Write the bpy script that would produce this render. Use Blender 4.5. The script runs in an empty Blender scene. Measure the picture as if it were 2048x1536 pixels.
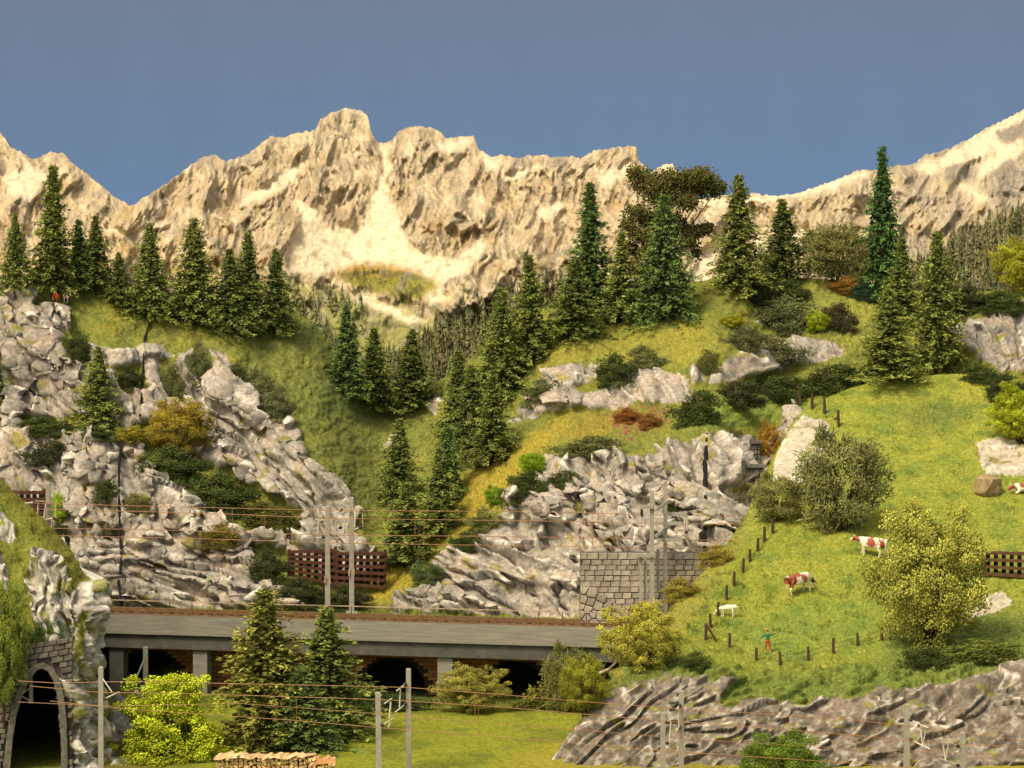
import bpy, bmesh, math, random
import numpy as np
from mathutils import Vector, Matrix
random.seed(7); RNG = np.random.default_rng(7)
SC = bpy.context.scene
COL = SC.collection
# ---------------------------------------------------------------- camera
F = 5700.0                      # focal length in photo pixels (2048 wide)
CZ = 40.0
TH = math.atan2(222.0, F)
cam = bpy.data.cameras.new('camera'); cam.sensor_width = 36; cam.lens = 36*F/2048
cam.clip_start = 1; cam.clip_end = 4000
camo = bpy.data.objects.new('camera', cam); COL.objects.link(camo)
camo.location = (0, 0, CZ); camo.rotation_euler = (math.pi/2-TH, 0, 0)
SC.camera = camo
# ---------------------------------------------------------------- daylight
SUN_EL, SUN_AZ = math.radians(55), math.radians(-42)    # azimuth measured from behind the camera, negative = left
world = bpy.data.worlds.new('World'); SC.world = world; world.use_nodes = True
wn = world.node_tree.nodes; wl = world.node_tree.links
sky = wn.new('ShaderNodeTexSky'); sky.sky_type = 'NISHITA'; sky.sun_disc = False
sky.sun_elevation = SUN_EL; sky.sun_rotation = math.pi - SUN_AZ
sky.air_density = 1.0; sky.dust_density = 6.0; sky.ozone_density = 0.3; sky.altitude = 300
wmix = wn.new('ShaderNodeMix'); wmix.data_type = 'RGBA'; wmix.blend_type = 'MULTIPLY'; wmix.inputs[0].default_value = 1; wmix.inputs[7].default_value = (1, .88, .68, 1)   # warm hazy light
wl.new(sky.outputs[0], wmix.inputs[6]); wl.new(wmix.outputs[2], wn['Background'].inputs[0]); wn['Background'].inputs[1].default_value = 0.15
sl = bpy.data.lights.new('sun', 'SUN'); sl.energy = 2.15; sl.angle = math.radians(12); sl.color = (1, .90, .70)
so = bpy.data.objects.new('sun', sl); COL.objects.link(so)
_d = Vector((math.sin(-SUN_AZ)*math.cos(SUN_EL), math.cos(SUN_AZ)*math.cos(SUN_EL), -math.sin(SUN_EL)))
so.rotation_euler = _d.to_track_quat('-Z', 'Y').to_euler(); so.location = (-60, 100, 120)
SC.view_settings.view_transform = 'Standard'; SC.view_settings.look = 'None'
SC.view_settings.exposure = 0.53; SC.view_settings.gamma = 1.0
SC.cycles.max_bounces = 5; SC.cycles.diffuse_bounces = 3
# ---------------------------------------------------------------- geometry helpers
_c, _s = math.cos(TH), math.sin(TH)
def P(px, py, D):
    px = np.asarray(px, float); py = np.asarray(py, float); D = np.asarray(D, float)
    a = (px-1024)/F; b = -(py-768)/F
    y = _c+b*_s; z = -_s+b*_c
    t = D/y
    return np.stack(np.broadcast_arrays(a*t, D+0*t, CZ+z*t), -1)
def PV(px, py, D): return Vector(P(px, py, D).tolist())
def proj(p):
    x, y, z = p[0], p[1], p[2]-CZ
    f = y*_c - z*_s; u = y*_s + z*_c
    return 1024+F*x/f, 768-F*u/f
def tag(o, label=None, cat=None, group=None, kind=None):
    if label: o['label'] = label
    if cat: o['category'] = cat
    if group: o['group'] = group
    if kind: o['kind'] = kind
    return o
def link(name, me, mat=None, parent=None):
    o = bpy.data.objects.new(name, me); COL.objects.link(o)
    if mat and me and not me.materials: me.materials.append(mat)
    if parent: o.parent = parent
    return o
def empty(name, loc=(0, 0, 0), rz=0, label=None, cat=None, group=None):
    o = bpy.data.objects.new(name, None); COL.objects.link(o)
    o.location = loc; o.rotation_euler = (0, 0, rz); o.empty_display_size = .2
    return tag(o, label, cat, group)
def mesh_np(name, V, Q=None, T=None, smooth=False, col=None):
    me = bpy.data.meshes.new(name)
    V = np.asarray(V, np.float32)
    nq = 0 if Q is None else len(Q); nt = 0 if T is None else len(T)
    me.vertices.add(len(V)); me.vertices.foreach_set('co', V.ravel())
    idx = []; 
    if nq: idx.append(np.asarray(Q, np.int32).ravel())
    if nt: idx.append(np.asarray(T, np.int32).ravel())
    idx = np.concatenate(idx)
    me.loops.add(len(idx)); me.loops.foreach_set('vertex_index', idx)
    st = np.concatenate([np.arange(nq)*4, nq*4+np.arange(nt)*3]).astype(np.int32)
    me.polygons.add(nq+nt); me.polygons.foreach_set('loop_start', st)
    if smooth: me.polygons.foreach_set('use_smooth', np.ones(nq+nt, bool))
    me.update(calc_edges=True)
    if col is not None:
        a = me.color_attributes.new('tint', 'FLOAT_COLOR', 'POINT')
        c = np.ones((len(V), 4), np.float32); c[:, :3] = col
        a.data.foreach_set('color', c.ravel())
    return me
class MB:
    """collects simple shapes and makes one mesh"""
    def __init__(s): s.v = []; s.f = []
    def add(s, vs, fs):
        b = len(s.v); s.v += [tuple(v) for v in vs]; s.f += [tuple(b+i for i in f) for f in fs]
    def box(s, x0, x1, y0, y1, z0, z1, bev=0):
        b = bev
        if b <= 0:
            s.add([(x, y, z) for z in (z0, z1) for y in (y0, y1) for x in (x0, x1)],
                  [(0, 2, 3, 1), (4, 5, 7, 6), (0, 1, 5, 4), (2, 6, 7, 3), (0, 4, 6, 2), (1, 3, 7, 5)])
        else:
            prof = [(x0+b, z0), (x1-b, z0), (x1, z0+b), (x1, z1-b), (x1-b, z1), (x0+b, z1), (x0, z1-b), (x0, z0+b)]
            n = 8
            s.add([(x, y0, z) for x, z in prof]+[(x, y1, z) for x, z in prof],
                  [tuple(range(n)), tuple(range(2*n-1, n-1, -1))]+[(i, n+i, n+(i+1) % n, (i+1) % n) for i in range(n)])
    def tube(s, pts, r, n=6, r2=None, cap=True):
        pts = [Vector(p) for p in pts]; m = len(pts); vs = []
        for i, p in enumerate(pts):
            d = (pts[min(i+1, m-1)]-pts[max(i-1, 0)]).normalized()
            a = d.cross(Vector((0, 0, 1)) if abs(d.z) < .9 else Vector((1, 0, 0))).normalized(); b = d.cross(a)
            rr = r if r2 is None else r+(r2-r)*i/(m-1)
            if isinstance(r, (list, tuple)): rr = r[i]
            for k in range(n):
                t = 2*math.pi*k/n; vs.append(p+a*(rr*math.cos(t))+b*(rr*math.sin(t)))
        fs = [(i*n+k, i*n+(k+1) % n, (i+1)*n+(k+1) % n, (i+1)*n+k) for i in range(m-1) for k in range(n)]
        if cap: fs += [tuple(range(n-1, -1, -1)), tuple((m-1)*n+k for k in range(n))]
        s.add(vs, fs)
    def bar(s, p, q, w, t=None):
        """square bar from p to q"""
        p, q = Vector(p), Vector(q); t = t or w; d = (q-p).normalized()
        a = d.cross(Vector((0, 1, 0)) if abs(d.y) < .9 else Vector((1, 0, 0))).normalized(); b = d.cross(a)
        vs = [e+a*(i*w/2)+b*(j*t/2) for e in (p, q) for i, j in ((-1, -1), (1, -1), (1, 1), (-1, 1))]
        s.add(vs, [(3, 2, 1, 0), (4, 5, 6, 7), (0, 1, 5, 4), (1, 2, 6, 5), (2, 3, 7, 6), (3, 0, 4, 7)])
    def mesh(s, name, smooth=False):
        me = bpy.data.meshes.new(name); me.from_pydata(s.v, [], s.f); 
        bm = bmesh.new(); bm.from_mesh(me); bmesh.ops.recalc_face_normals(bm, faces=bm.faces); bm.to_mesh(me); bm.free()
        if smooth: me.polygons.foreach_set('use_smooth', [True]*len(me.polygons))
        return me
    def build(s, name, mat, parent=None, smooth=False): return link(name, s.mesh(name, smooth), mat, parent)
# ---------------------------------------------------------------- noise
def _hash(ix, iy, seed):
    h = (ix.astype(np.int64)*374761393 + iy.astype(np.int64)*668265263 + seed*974711) & 0xffffffff
    h = ((h ^ (h >> 13))*1274126177) & 0xffffffff
    h = ((h ^ (h >> 16))*2246822519) & 0xffffffff
    return (h ^ (h >> 15)) & 0xffffffff
def rnd(ix, iy, seed): return _hash(ix, iy, seed)/4294967296.0
def perlin(x, y, seed=0):
    x = np.asarray(x, float); y = np.asarray(y, float)
    ix = np.floor(x); iy = np.floor(y); fx = x-ix; fy = y-iy
    u = fx**3*(fx*(fx*6-15)+10); v = fy**3*(fy*(fy*6-15)+10)
    def g(dx, dy):
        a = rnd(ix+dx, iy+dy, seed)*2*np.pi
        return np.cos(a)*(fx-dx)+np.sin(a)*(fy-dy)
    return ((g(0, 0)*(1-u)+g(1, 0)*u)*(1-v)+(g(0, 1)*(1-u)+g(1, 1)*u)*v)*1.5
def fbm(x, y, seed=0, n=4, gain=.5):
    r = 0; a = 1; t = 0
    for i in range(n):
        r = r+a*perlin(x*2**i, y*2**i, seed+i*17); t += a; a *= gain
    return r/t
def ridged(x, y, seed=0, n=5, gain=.5):
    r = 0; a = 1; t = 0; w = 1
    for i in range(n):
        k = 1-np.abs(perlin(x*2**i, y*2**i, seed+i*31)); k = k*k
        r = r+a*k*w; t += a; a *= gain; w = np.clip(k*1.4, 0, 1)
    return r/t
def vor(x, y, seed):
    """scalloped cells: F1, F2, cell-random tilt"""
    ix = np.floor(x); iy = np.floor(y)
    f1 = np.full(x.shape, 9.); f2 = np.full(x.shape, 9.); tilt = np.zeros(x.shape); cid = np.zeros(x.shape)
    for dx in (-1, 0, 1):
        for dy in (-1, 0, 1):
            cx = ix+dx; cy = iy+dy
            qx = cx+.1+.8*rnd(cx, cy, seed); qy = cy+.1+.8*rnd(cx, cy, seed+1)
            ex = x-qx; ey = y-qy; d = np.sqrt(ex*ex+ey*ey)
            a = np.pi/2+(rnd(cx, cy, seed+2)-.5)*3.0; tl = np.cos(a)*ex+np.sin(a)*ey
            c = rnd(cx, cy, seed+3)
            m = d < f1
            f2 = np.where(m, f1, np.minimum(f2, d)); f1 = np.where(m, d, f1)
            tilt = np.where(m, tl, tilt); cid = np.where(m, c, cid)
    return f1, f2, tilt, cid
def blur(A, sx, sy):
    for ax, sg in ((1, sx), (0, sy)):
        if sg <= 0: continue
        n = int(3*sg)+1; k = np.exp(-.5*(np.arange(-n, n+1)/sg)**2); k /= k.sum()
        pad = [(0, 0), (0, 0)]; pad[ax] = (n, n)
        B = np.pad(A, pad, mode='edge'); R = np.zeros_like(A, float)
        for i, w in enumerate(k):
            sl_ = [slice(None), slice(None)]; sl_[ax] = slice(i, i+A.shape[ax])
            R += w*B[tuple(sl_)]
        A = R
    return A
def inpoly(X, Y, poly):
    r = np.zeros(X.shape, bool); n = len(poly)
    for i in range(n):
        x0, y0 = poly[i]; x1, y1 = poly[(i+1) % n]
        if y0 == y1: continue
        r ^= ((y0 > Y) != (y1 > Y)) & (X < (x1-x0)*(Y-y0)/(y1-y0)+x0)
    return r
def curve(pts): 
    a = np.array(pts, float); return lambda x: np.interp(x, a[:, 0], a[:, 1])
def sstep(a, b, x): t = np.clip((x-a)/(b-a), 0, 1); return t*t*(3-2*t)
def mixc(c, d, m): return c*(1-m[..., None])+np.asarray(d)*m[..., None]
def grid_normals(V):
    du = np.gradient(V, axis=1); dv = np.gradient(V, axis=0)
    n = np.cross(du, dv); n /= np.linalg.norm(n, axis=-1, keepdims=True)+1e-9
    s = np.sign((n*(np.array([0, 0, CZ+40.])-V)).sum(-1, keepdims=True)); s[s == 0] = 1
    return n*s
def scallops(px, py, ang, sc, seed, el=2.4):
    wx = px+.6*sc*fbm(px/(sc*2.2), py/(sc*2.2), seed+5, 2); wy = py+.6*sc*fbm(px/(sc*2.2), py/(sc*2.2), seed+9, 2)
    a = math.radians(ang); u = (wx*math.cos(a)+wy*math.sin(a))/(sc*el); v = (-wx*math.sin(a)+wy*math.cos(a))/sc
    return vor(u, v, seed)
def facets(u, v, seed, pw=1.0):
    """random heights on a triangular lattice, joined by flat facets with sharp creases"""
    sk = (u+v)*.3660254; i = np.floor(u+sk); j = np.floor(v+sk); t = (i+j)*.2113249
    x0 = u-(i-t); y0 = v-(j-t); a = (x0 > y0); i1 = np.where(a, 1, 0); j1 = 1-i1
    # barycentric weights inside the lattice triangle (in skewed coordinates)
    p = u+sk-i; q = v+sk-j; w0 = 1-np.maximum(p, q); w2 = np.minimum(p, q); w1 = 1-w0-w2
    return w0*rnd(i, j, seed)**pw+w1*rnd(i+i1, j+j1, seed)**pw+w2*rnd(i+1, j+1, seed)**pw
def crest_of(h, lo, hi):
    l = np.zeros_like(h)
    for ax in (0, 1): l += 2*h-np.roll(h, 1, ax)-np.roll(h, -1, ax)
    return sstep(lo, hi, l)
def rock_relief(px, py, ang, sc, seed, el=2.4, warp=.75, fine=1.0):
    """crumpled plaster rock: flat facets, sharp creases and peeled sheets with broken edges; returns relief and a crest mask"""
    wx = px+warp*sc*fbm(px/(sc*2.6), py/(sc*2.6), seed+5, 2, .45); wy = py+warp*sc*fbm(px/(sc*2.6), py/(sc*2.6), seed+9, 2, .45)
    a = math.radians(ang); u = (wx*math.cos(a)+wy*math.sin(a))/(sc*el); v = (-wx*math.sin(a)+wy*math.cos(a))/sc
    L1 = facets(u, v, seed+1, 1.3); L2 = facets(u*1.7+.6*v, v*1.8, seed+2); L3 = facets(u*4.1-.8*v, v*3.6, seed+3)
    t = (perlin(u*.5, v*.55, seed+6)+.30*perlin(u*1.3, v*1.5, seed+7)+.14*perlin(u*4, v*4.5, seed+8))*2.6+v*.42; k = np.floor(t); f = t-k
    sheet = 1.0*(f-sstep(.93, 1.0, f))
    h = 2.3*L1+1.0*L2+.36*L3+1.15*sheet+.07*fine*fbm(px/10, py/9, seed+70, 3)+.16*fine*(ridged(u*3.2, v*3.0, seed+71, 3)-.5)
    b = fbm(px/34, py/34, seed+80, 3)
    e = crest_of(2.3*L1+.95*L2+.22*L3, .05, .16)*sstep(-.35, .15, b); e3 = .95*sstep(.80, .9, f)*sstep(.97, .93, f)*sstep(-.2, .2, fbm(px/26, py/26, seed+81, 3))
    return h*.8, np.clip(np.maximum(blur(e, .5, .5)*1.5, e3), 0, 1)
# ---------------------------------------------------------------- materials
def mat_new(name):
    m = bpy.data.materials.new(name); m.use_nodes = True
    nt = m.node_tree; b = nt.nodes['Principled BSDF']; b.inputs['Specular IOR Level'].default_value = .25
    return m, nt, b
def mat_tint(name, rough=.95, nscale=2.0, var=.35, bscale=6.0, bstr=.4, bdist=.05, objcol=False, spec=.15, trans=0):
    """painted surface: the mesh's own paint (tint) broken up by noise grain and fine relief"""
    m, nt, b = mat_new(name); N = nt.nodes.new; L = nt.links.new
    at = N('ShaderNodeVertexColor'); at.layer_name = 'tint'
    geo = N('ShaderNodeNewGeometry'); no = N('ShaderNodeTexNoise'); no.inputs['Scale'].default_value = nscale; no.inputs['Detail'].default_value = 6
    L(geo.outputs['Position'], no.inputs['Vector'])
    mr = N('ShaderNodeMapRange'); mr.inputs[1].default_value = .3; mr.inputs[2].default_value = .7; mr.inputs[3].default_value = 1-var; mr.inputs[4].default_value = 1+var
    L(no.outputs['Fac'], mr.inputs[0])
    mx = N('ShaderNodeMix'); mx.data_type = 'RGBA'; mx.blend_type = 'MULTIPLY'; mx.inputs[0].default_value = 1
    L(at.outputs['Color'], mx.inputs[6]); L(mr.outputs[0], mx.inputs[7])
    out = mx.outputs[2]
    if objcol:
        oi = N('ShaderNodeObjectInfo'); m2 = N('ShaderNodeMix'); m2.data_type = 'RGBA'; m2.blend_type = 'MULTIPLY'; m2.inputs[0].default_value = 1
        L(out, m2.inputs[6]); L(oi.outputs['Color'], m2.inputs[7]); out = m2.outputs[2]
    L(out, b.inputs['Base Color'])
    b.inputs['Roughness'].default_value = rough; b.inputs['Specular IOR Level'].default_value = spec
    if bstr > 0:
        n2 = N('ShaderNodeTexNoise'); n2.inputs['Scale'].default_value = bscale; n2.inputs['Detail'].default_value = 5; n2.inputs['Roughness'].default_value = .65
        L(geo.outputs['Position'], n2.inputs['Vector'])
        bp = N('ShaderNodeBump'); bp.inputs['Strength'].default_value = bstr; bp.inputs['Distance'].default_value = bdist
        L(n2.outputs['Fac'], bp.inputs['Height']); L(bp.outputs[0], b.inputs['Normal'])
    return m
def mat_flat(name, c, c2=None, scale=3.0, rough=.8, bstr=.3, bscale=12, bdist=.02, spec=.25, stretch=None, coord='Object', objcol=False, metal=0):
    m, nt, b = mat_new(name); N = nt.nodes.new; L = nt.links.new
    tc = N('ShaderNodeTexCoord'); vec = tc.outputs[coord]
    if stretch:
        mp = N('ShaderNodeMapping'); mp.inputs['Scale'].default_value = stretch; L(vec, mp.inputs[0]); vec = mp.outputs[0]
    no = N('ShaderNodeTexNoise'); no.inputs['Scale'].default_value = scale; no.inputs['Detail'].default_value = 6; L(vec, no.inputs['Vector'])
    cr = N('ShaderNodeValToRGB'); c2 = c2 or tuple(x*.65 for x in c)
    cr.color_ramp.elements[0].position = .32; cr.color_ramp.elements[1].position = .68
    cr.color_ramp.elements[0].color = (*c2, 1); cr.color_ramp.elements[1].color = (*c, 1); L(no.outputs['Fac'], cr.inputs[0])
    out = cr.outputs[0]
    if objcol:
        oi = N('ShaderNodeObjectInfo'); m2 = N('ShaderNodeMix'); m2.data_type = 'RGBA'; m2.blend_type = 'MULTIPLY'; m2.inputs[0].default_value = 1
        L(out, m2.inputs[6]); L(oi.outputs['Color'], m2.inputs[7]); out = m2.outputs[2]
    L(out, b.inputs['Base Color']); b.inputs['Roughness'].default_value = rough; b.inputs['Specular IOR Level'].default_value = spec; b.inputs['Metallic'].default_value = metal
    if bstr:
        n2 = N('ShaderNodeTexNoise'); n2.inputs['Scale'].default_value = bscale; n2.inputs['Detail'].default_value = 5; L(vec, n2.inputs['Vector'])
        bp = N('ShaderNodeBump'); bp.inputs['Strength'].default_value = bstr; bp.inputs['Distance'].default_value = bdist
        L(n2.outputs['Fac'], bp.inputs['Height']); L(bp.outputs[0], b.inputs['Normal'])
    return m
M = {}
M['grass'] = mat_tint('grass_turf', nscale=3.0, var=.30, bscale=9, bstr=.7, bdist=.10)
M['rock'] = mat_tint('plaster_rock', nscale=3.2, var=.34, bscale=9, bstr=.65, bdist=.08, rough=.95, spec=.04)
M['mount'] = mat_tint('mountain_rock', nscale=1.8, var=.22, bscale=3.0, bstr=.45, bdist=.3)
M['blade'] = mat_tint('grass_blade', nscale=1, var=.15, bstr=0)
M['leaf'] = mat_tint('foliage', nscale=2, var=.25, bstr=0, objcol=True)
M['bark'] = mat_flat('bark', (.09, .055, .03), (.04, .026, .016), 8, .9, .5, 20, .02)
M['concrete'] = mat_flat('weathered_concrete', (.27, .265, .215), (.18, .178, .148), 1.6, .85, .4, 14, .02, stretch=(.25, 1, 3.5))
M['concrete_dark'] = mat_flat('dark_concrete', (.11, .108, .092), (.07, .07, .06), 1.2, .9, .4, 10, .02)
M['mast'] = mat_flat('mast_grey', (.34, .33, .27), (.27, .26, .21), 2.5, .6, .15, 20, .005)
M['insul'] = mat_flat('insulator_brown', (.05, .035, .03), None, 5, .4, 0)
M['armmetal'] = mat_flat('bracket_metal', (.62, .60, .48), (.42, .40, .32), 4, .5, 0)
M['copper'] = mat_flat('wire_copper', (.36, .19, .07), (.28, .12, .05), 2, .5, 0, spec=.5)
M['rust'] = mat_flat('rusty_rail', (.20,.115,.045),(.12,.07,.03),2,.7,.2)
M['ballast'] = mat_flat('ballast', (.15,.115,.06),(.08,.06,.035),7, .95, .8, 9, .08)
M['brownwood'] = mat_flat('brown_timber', (.105, .042, .022), (.05, .02, .012), 4, .75, .3, 15, .015, stretch=(.3, 1, 1))
M['railwood'] = mat_flat('weathered_rail_timber', (.16, .085, .04), (.07, .035, .02), 4, .7, .3, 15, .015, stretch=(.3, 1, 1))
M['post'] = mat_flat('old_fence_post', (.105, .06, .032), (.045, .028, .018), 9, .9, .5, 18, .02)
M['brick'] = mat_flat('red_brick', (.50, .23, .10), (.30, .13, .06), 2.5, .9, .4, 14, .02, objcol=True)
M['mortar'] = mat_flat('dark_mortar', (.045, .035, .026), (.025, .02, .016), 4, .95, .3)
M['stone'] = mat_flat('wall_stone', (.43, .385, .32), (.27, .235, .195), 2.6, .85, .6, 9, .05, objcol=True)
M['stonejoint'] = mat_flat('stone_joint', (.10, .088, .075), (.06, .052, .045), 4, .95, .3)
M['portalstone'] = mat_flat('portal_stone', (.17, .162, .13), (.07, .066, .055), 2.8, .85, .7, 8, .05, objcol=True)
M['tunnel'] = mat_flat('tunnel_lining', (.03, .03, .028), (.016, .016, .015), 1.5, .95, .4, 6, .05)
M['black'] = mat_flat('gap_black', (.012, .012, .012), (.006, .006, .006), 3, .9, .2)
M['cutwood'] = mat_flat('split_firewood', (.66, .46, .25), (.48, .30, .15), 3, .8, .4, 12, .02, stretch=(1, .2, 1), objcol=True)
M['deadwood'] = mat_flat('bleached_deadwood', (.48, .40, .26), (.25, .19, .11), 5, .85, .5, 12, .02, stretch=(.3, 1, 1))
M['boulder'] = mat_flat('tan_boulder', (.36, .27, .14), (.20, .14, .07), 2.5, .85, .6, 7, .05)
M['sky'] = None
# ---------------------------------------------------------------- sky: a matt printed canvas wall behind the layout
def make_sky():
    m, nt, b = mat_new('sky_canvas'); N = nt.nodes.new; L = nt.links.new
    g = N('ShaderNodeNewGeometry'); sp = N('ShaderNodeSeparateXYZ'); L(g.outputs['Position'], sp.inputs[0])
    mr = N('ShaderNodeMapRange'); mr.inputs[1].default_value = 45; mr.inputs[2].default_value = 100; L(sp.outputs[2], mr.inputs[0])
    cr = N('ShaderNodeValToRGB'); cr.color_ramp.elements[0].color = (.119, .235, .50, 1); cr.color_ramp.elements[1].color = (.137, .200, .332, 1)
    L(mr.outputs[0], cr.inputs[0])
    no = N('ShaderNodeTexNoise'); no.inputs['Scale'].default_value = 1; mp = N('ShaderNodeMapping'); mp.inputs['Scale'].default_value = (.12, 1, .02)
    L(g.outputs['Position'], mp.inputs[0]); L(mp.outputs[0], no.inputs[0])
    m3 = N('ShaderNodeMapRange'); m3.inputs[3].default_value = .94; m3.inputs[4].default_value = 1.06; L(no.outputs[0], m3.inputs[0])
    mx = N('ShaderNodeMix'); mx.data_type = 'RGBA'; mx.blend_type = 'MULTIPLY'; mx.inputs[0].default_value = 1
    L(cr.outputs[0], mx.inputs[6]); L(m3.outputs[0], mx.inputs[7]); L(mx.outputs[2], b.inputs['Base Color']); b.inputs['Roughness'].default_value = 1; b.inputs['Specular IOR Level'].default_value = 0
    xs = np.linspace(-210, 210, 43); ys = 520-np.maximum(0, np.abs(xs)-120)**1.6*.08
    V = np.concatenate([np.stack([xs, ys, np.full(43, z)], -1) for z in (-6., 30., 70., 160.)])
    Q = [(r*43+i, r*43+i+1, (r+1)*43+i+1, (r+1)*43+i) for r in range(3) for i in range(42)]
    o = link('sky', mesh_np('sky', V, Q, smooth=True), m); tag(o, 'plain blue sky above the mountains', kind='structure')
make_sky()
# ---------------------------------------------------------------- ground sheet
xs = np.linspace(-400, 400, 9); V = [(x, y, -1.0) for y in (-60., 200., 600.) for x in xs]
o = link('ground', mesh_np('ground', V, [(r*9+i, r*9+i+1, (r+1)*9+i+1, (r+1)*9+i) for r in range(2) for i in range(8)], col=np.tile((.10, .10, .05), (27, 1))), M['grass'])
tag(o, kind='structure')
def grid_quads(nr, nc):
    i = np.arange(nr*nc).reshape(nr, nc)
    return np.stack([i[:-1, :-1], i[:-1, 1:], i[1:, 1:], i[1:, :-1]], -1).reshape(-1, 4)
def submesh(name, V, Q, C, mat, label=None):
    used = np.unique(Q); mp = np.full(len(V), -1); mp[used] = np.arange(len(used))
    o = link(name, mesh_np(name, V[used], mp[Q], smooth=True, col=C[used]), mat); tag(o, label, kind='structure'); return o
# ---------------------------------------------------------------- mountains
RIDGE = [(-600,330),(-300,260),(-120,240),(-40,255),(0,262),(18,292),(45,305),(62,318),(78,315),(98,303),(128,308),(150,330),(185,355),(225,390),(262,412),
 (300,388),(350,355),(385,328),(408,312),(430,310),(452,322),(480,315),(505,302),(518,290),(540,272),(570,276),(585,268),(612,262),(630,262),(640,240),(660,226),
 (690,217),(722,220),(735,232),(742,262),(752,280),(765,288),(785,278),(800,258),(835,253),(860,254),(880,262),(890,276),(925,272),(948,272),(956,300),(985,312),(1005,310),
 (1040,318),(1055,310),(1080,310),(1115,314),(1145,312),(1160,318),(1190,300),(1230,296),(1262,290),(1272,292),(1277,318),(1300,345),(1325,330),(1345,326),(1352,340),
 (1372,375),(1390,400),(1440,392),(1500,385),(1550,392),(1600,385),(1650,368),(1700,348),(1725,338),(1750,342),(1790,332),(1830,328),(1850,310),(1890,300),(1930,282),
 (1970,258),(2010,240),(2048,218),(2150,170),(2300,190),(2650,260)]
def make_mountains():
    px = np.arange(-600, 2650, 2.6); rd = curve(RIDGE)(px)
    rd = rd+3.0*perlin(px/9., px*0+.3, 3)+2.0*perlin(px/4.2, px*0+.7, 4)
    nr = 232; v = np.linspace(0, 1, nr)[:, None]**1.0
    PX = np.broadcast_to(px, (nr, len(px))).copy(); PY = 840+(rd[None]-840)*v
    t = (840-PY)/600.
    D = 322+26*t+34*t*t
    # relief
    wx = PX+38*fbm(PX/150, PY/150, 21, 3); wy = PY+38*fbm(PX/150, PY/150, 22, 3)
    big = ridged((wx+.30*wy)/125, wy/300, 31, 6, .55)
    mid = ridged((wx-.35*wy)/50, wy/150, 41, 5, .58)
    fin = ridged((wx+.2*wy)/15, wy/55, 51, 4, .6)
    f1, f2, tl, c = vor((wx+.5*wy)/46, (wy-.2*wx)/70, 61)
    steep = sstep(690, 560, PY+30*fbm(PX/80, PY/80, 71))         # smooth meadows at the foot
    scree = np.zeros(PX.shape)
    jx = PX+9*fbm(PX/22, PY/22, 81, 4); jy = PY+9*fbm(PX/22, PY/22, 82, 4)
    SCREE = [[(752,288),(775,296),(783,340),(768,362),(788,400),(800,450),(815,480),(870,515),(915,515),(960,478),(978,488),(935,545),(880,570),(905,600),(860,612),(840,575),(790,548),(730,528),(690,540),(640,552),(572,540),(575,500),(590,470),(600,440),(588,405),(612,395),(640,430),(660,455),(690,440),(720,450),(738,410),(752,365),(768,330)],
      [(1072,425),(1095,412),(1132,404),(1136,414),(1105,430),(1085,434)],[(1378,560),(1388,530),(1412,495),(1445,470),(1462,478),(1440,515),(1420,548),(1400,575)],
      [(870,285),(925,275),(945,280),(930,300),(880,300)],[(955,300),(1000,325),(1010,345),(975,340)],[(1000,355),(1080,330),(1085,338),(1010,365)],[(940,385),(965,390),(975,405),(945,410)],
      [(1190,355),(1262,320),(1266,345),(1200,375)],[(1300,345),(1330,327),(1350,330),(1350,350)],[(180,440),(262,466),(340,440),(345,448),(265,478),(190,455)],[(540,360),(600,320),(610,330),(560,385),(470,420),(490,395)],
      [(1395,400),(1550,388),(1660,362),(1730,338),(1740,350),(1660,385),(1540,402),(1420,415)],[(1820,335),(1900,300),(2048,218),(2200,150),(2200,235),(2048,262),(1985,305),(1900,345),(1850,350)],
      [(1960,330),(2010,275),(2048,262),(2048,300),(2000,345),(1950,365)],[(1900,370),(1930,360),(1990,400),(1960,405)],[(1575,470),(1620,440),(1625,460),(1590,490)],[(1500,480),(1530,470),(1535,500),(1510,520)],
      [(690,590),(720,580),(860,640),(820,650)],[(0,350),(60,330),(90,350),(60,400),(20,390)],[(30,300),(60,325),(75,360),(50,365)]]
    for pl in SCREE: scree = np.maximum(scree, inpoly(jx, jy, pl))
    scree = blur(scree, 1.6, 1.6)
    amp = steep*(1-.88*scree)
    fa = facets((wx+.45*wy)/44, (wy-.2*wx)/95, 62); fb = facets((wx-.5*wy)/19, wy/44, 63)
    hgt = 8.4*(big-.45)+3.0*(mid-.45)+1.0*(fin-.4)+2.6*(fa-.5)+1.3*(fb-.5)
    edge = np.clip((PY-rd[None])/26., 0, 1)
    hgt = hgt*(.25+.75*edge)
    far = .4*fbm(PX/30, PY/30, 91, 4)
    D2 = D-(hgt*amp+far)*1.0
    D2 = D2 - 4.0*np.exp(-((PX-1000)/160.)**2-((PY-560)/70.)**2) + 5.0*np.exp(-((PX-700)/90.)**2-((PY-500)/80.)**2)
    D2 = D2 - 22*sstep(1380, 1900, PX)*sstep(900, 500, PY)*0
    V = P(PX, PY, D2)
    # paint
    n1 = fbm(PX/70, PY/50, 101, 5); n2 = fbm(PX/16, PY/16, 102, 4)
    C = np.zeros(V.shape)+np.array((.46, .385, .265))
    C = mixc(C, (.40, .285, .135), .7*sstep(-.05, .25, n1+.25*n2)*sstep(280, 470, PY))
    C = mixc(C, (.60, .51, .37), .7*sstep(.0, .3, fbm(PX/40, PY/60, 103, 5)))
    C = mixc(C, (.32, .27, .215), .6*sstep(.05, .35, fbm(PX/26, PY/34, 109, 5)))
    og = sstep(.02, .2, n1+.1)*sstep(470, 530, PY+25*n2)*sstep(600, 500, PX)
    C = mixc(C, (.46, .29, .11), .5*og)
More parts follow.
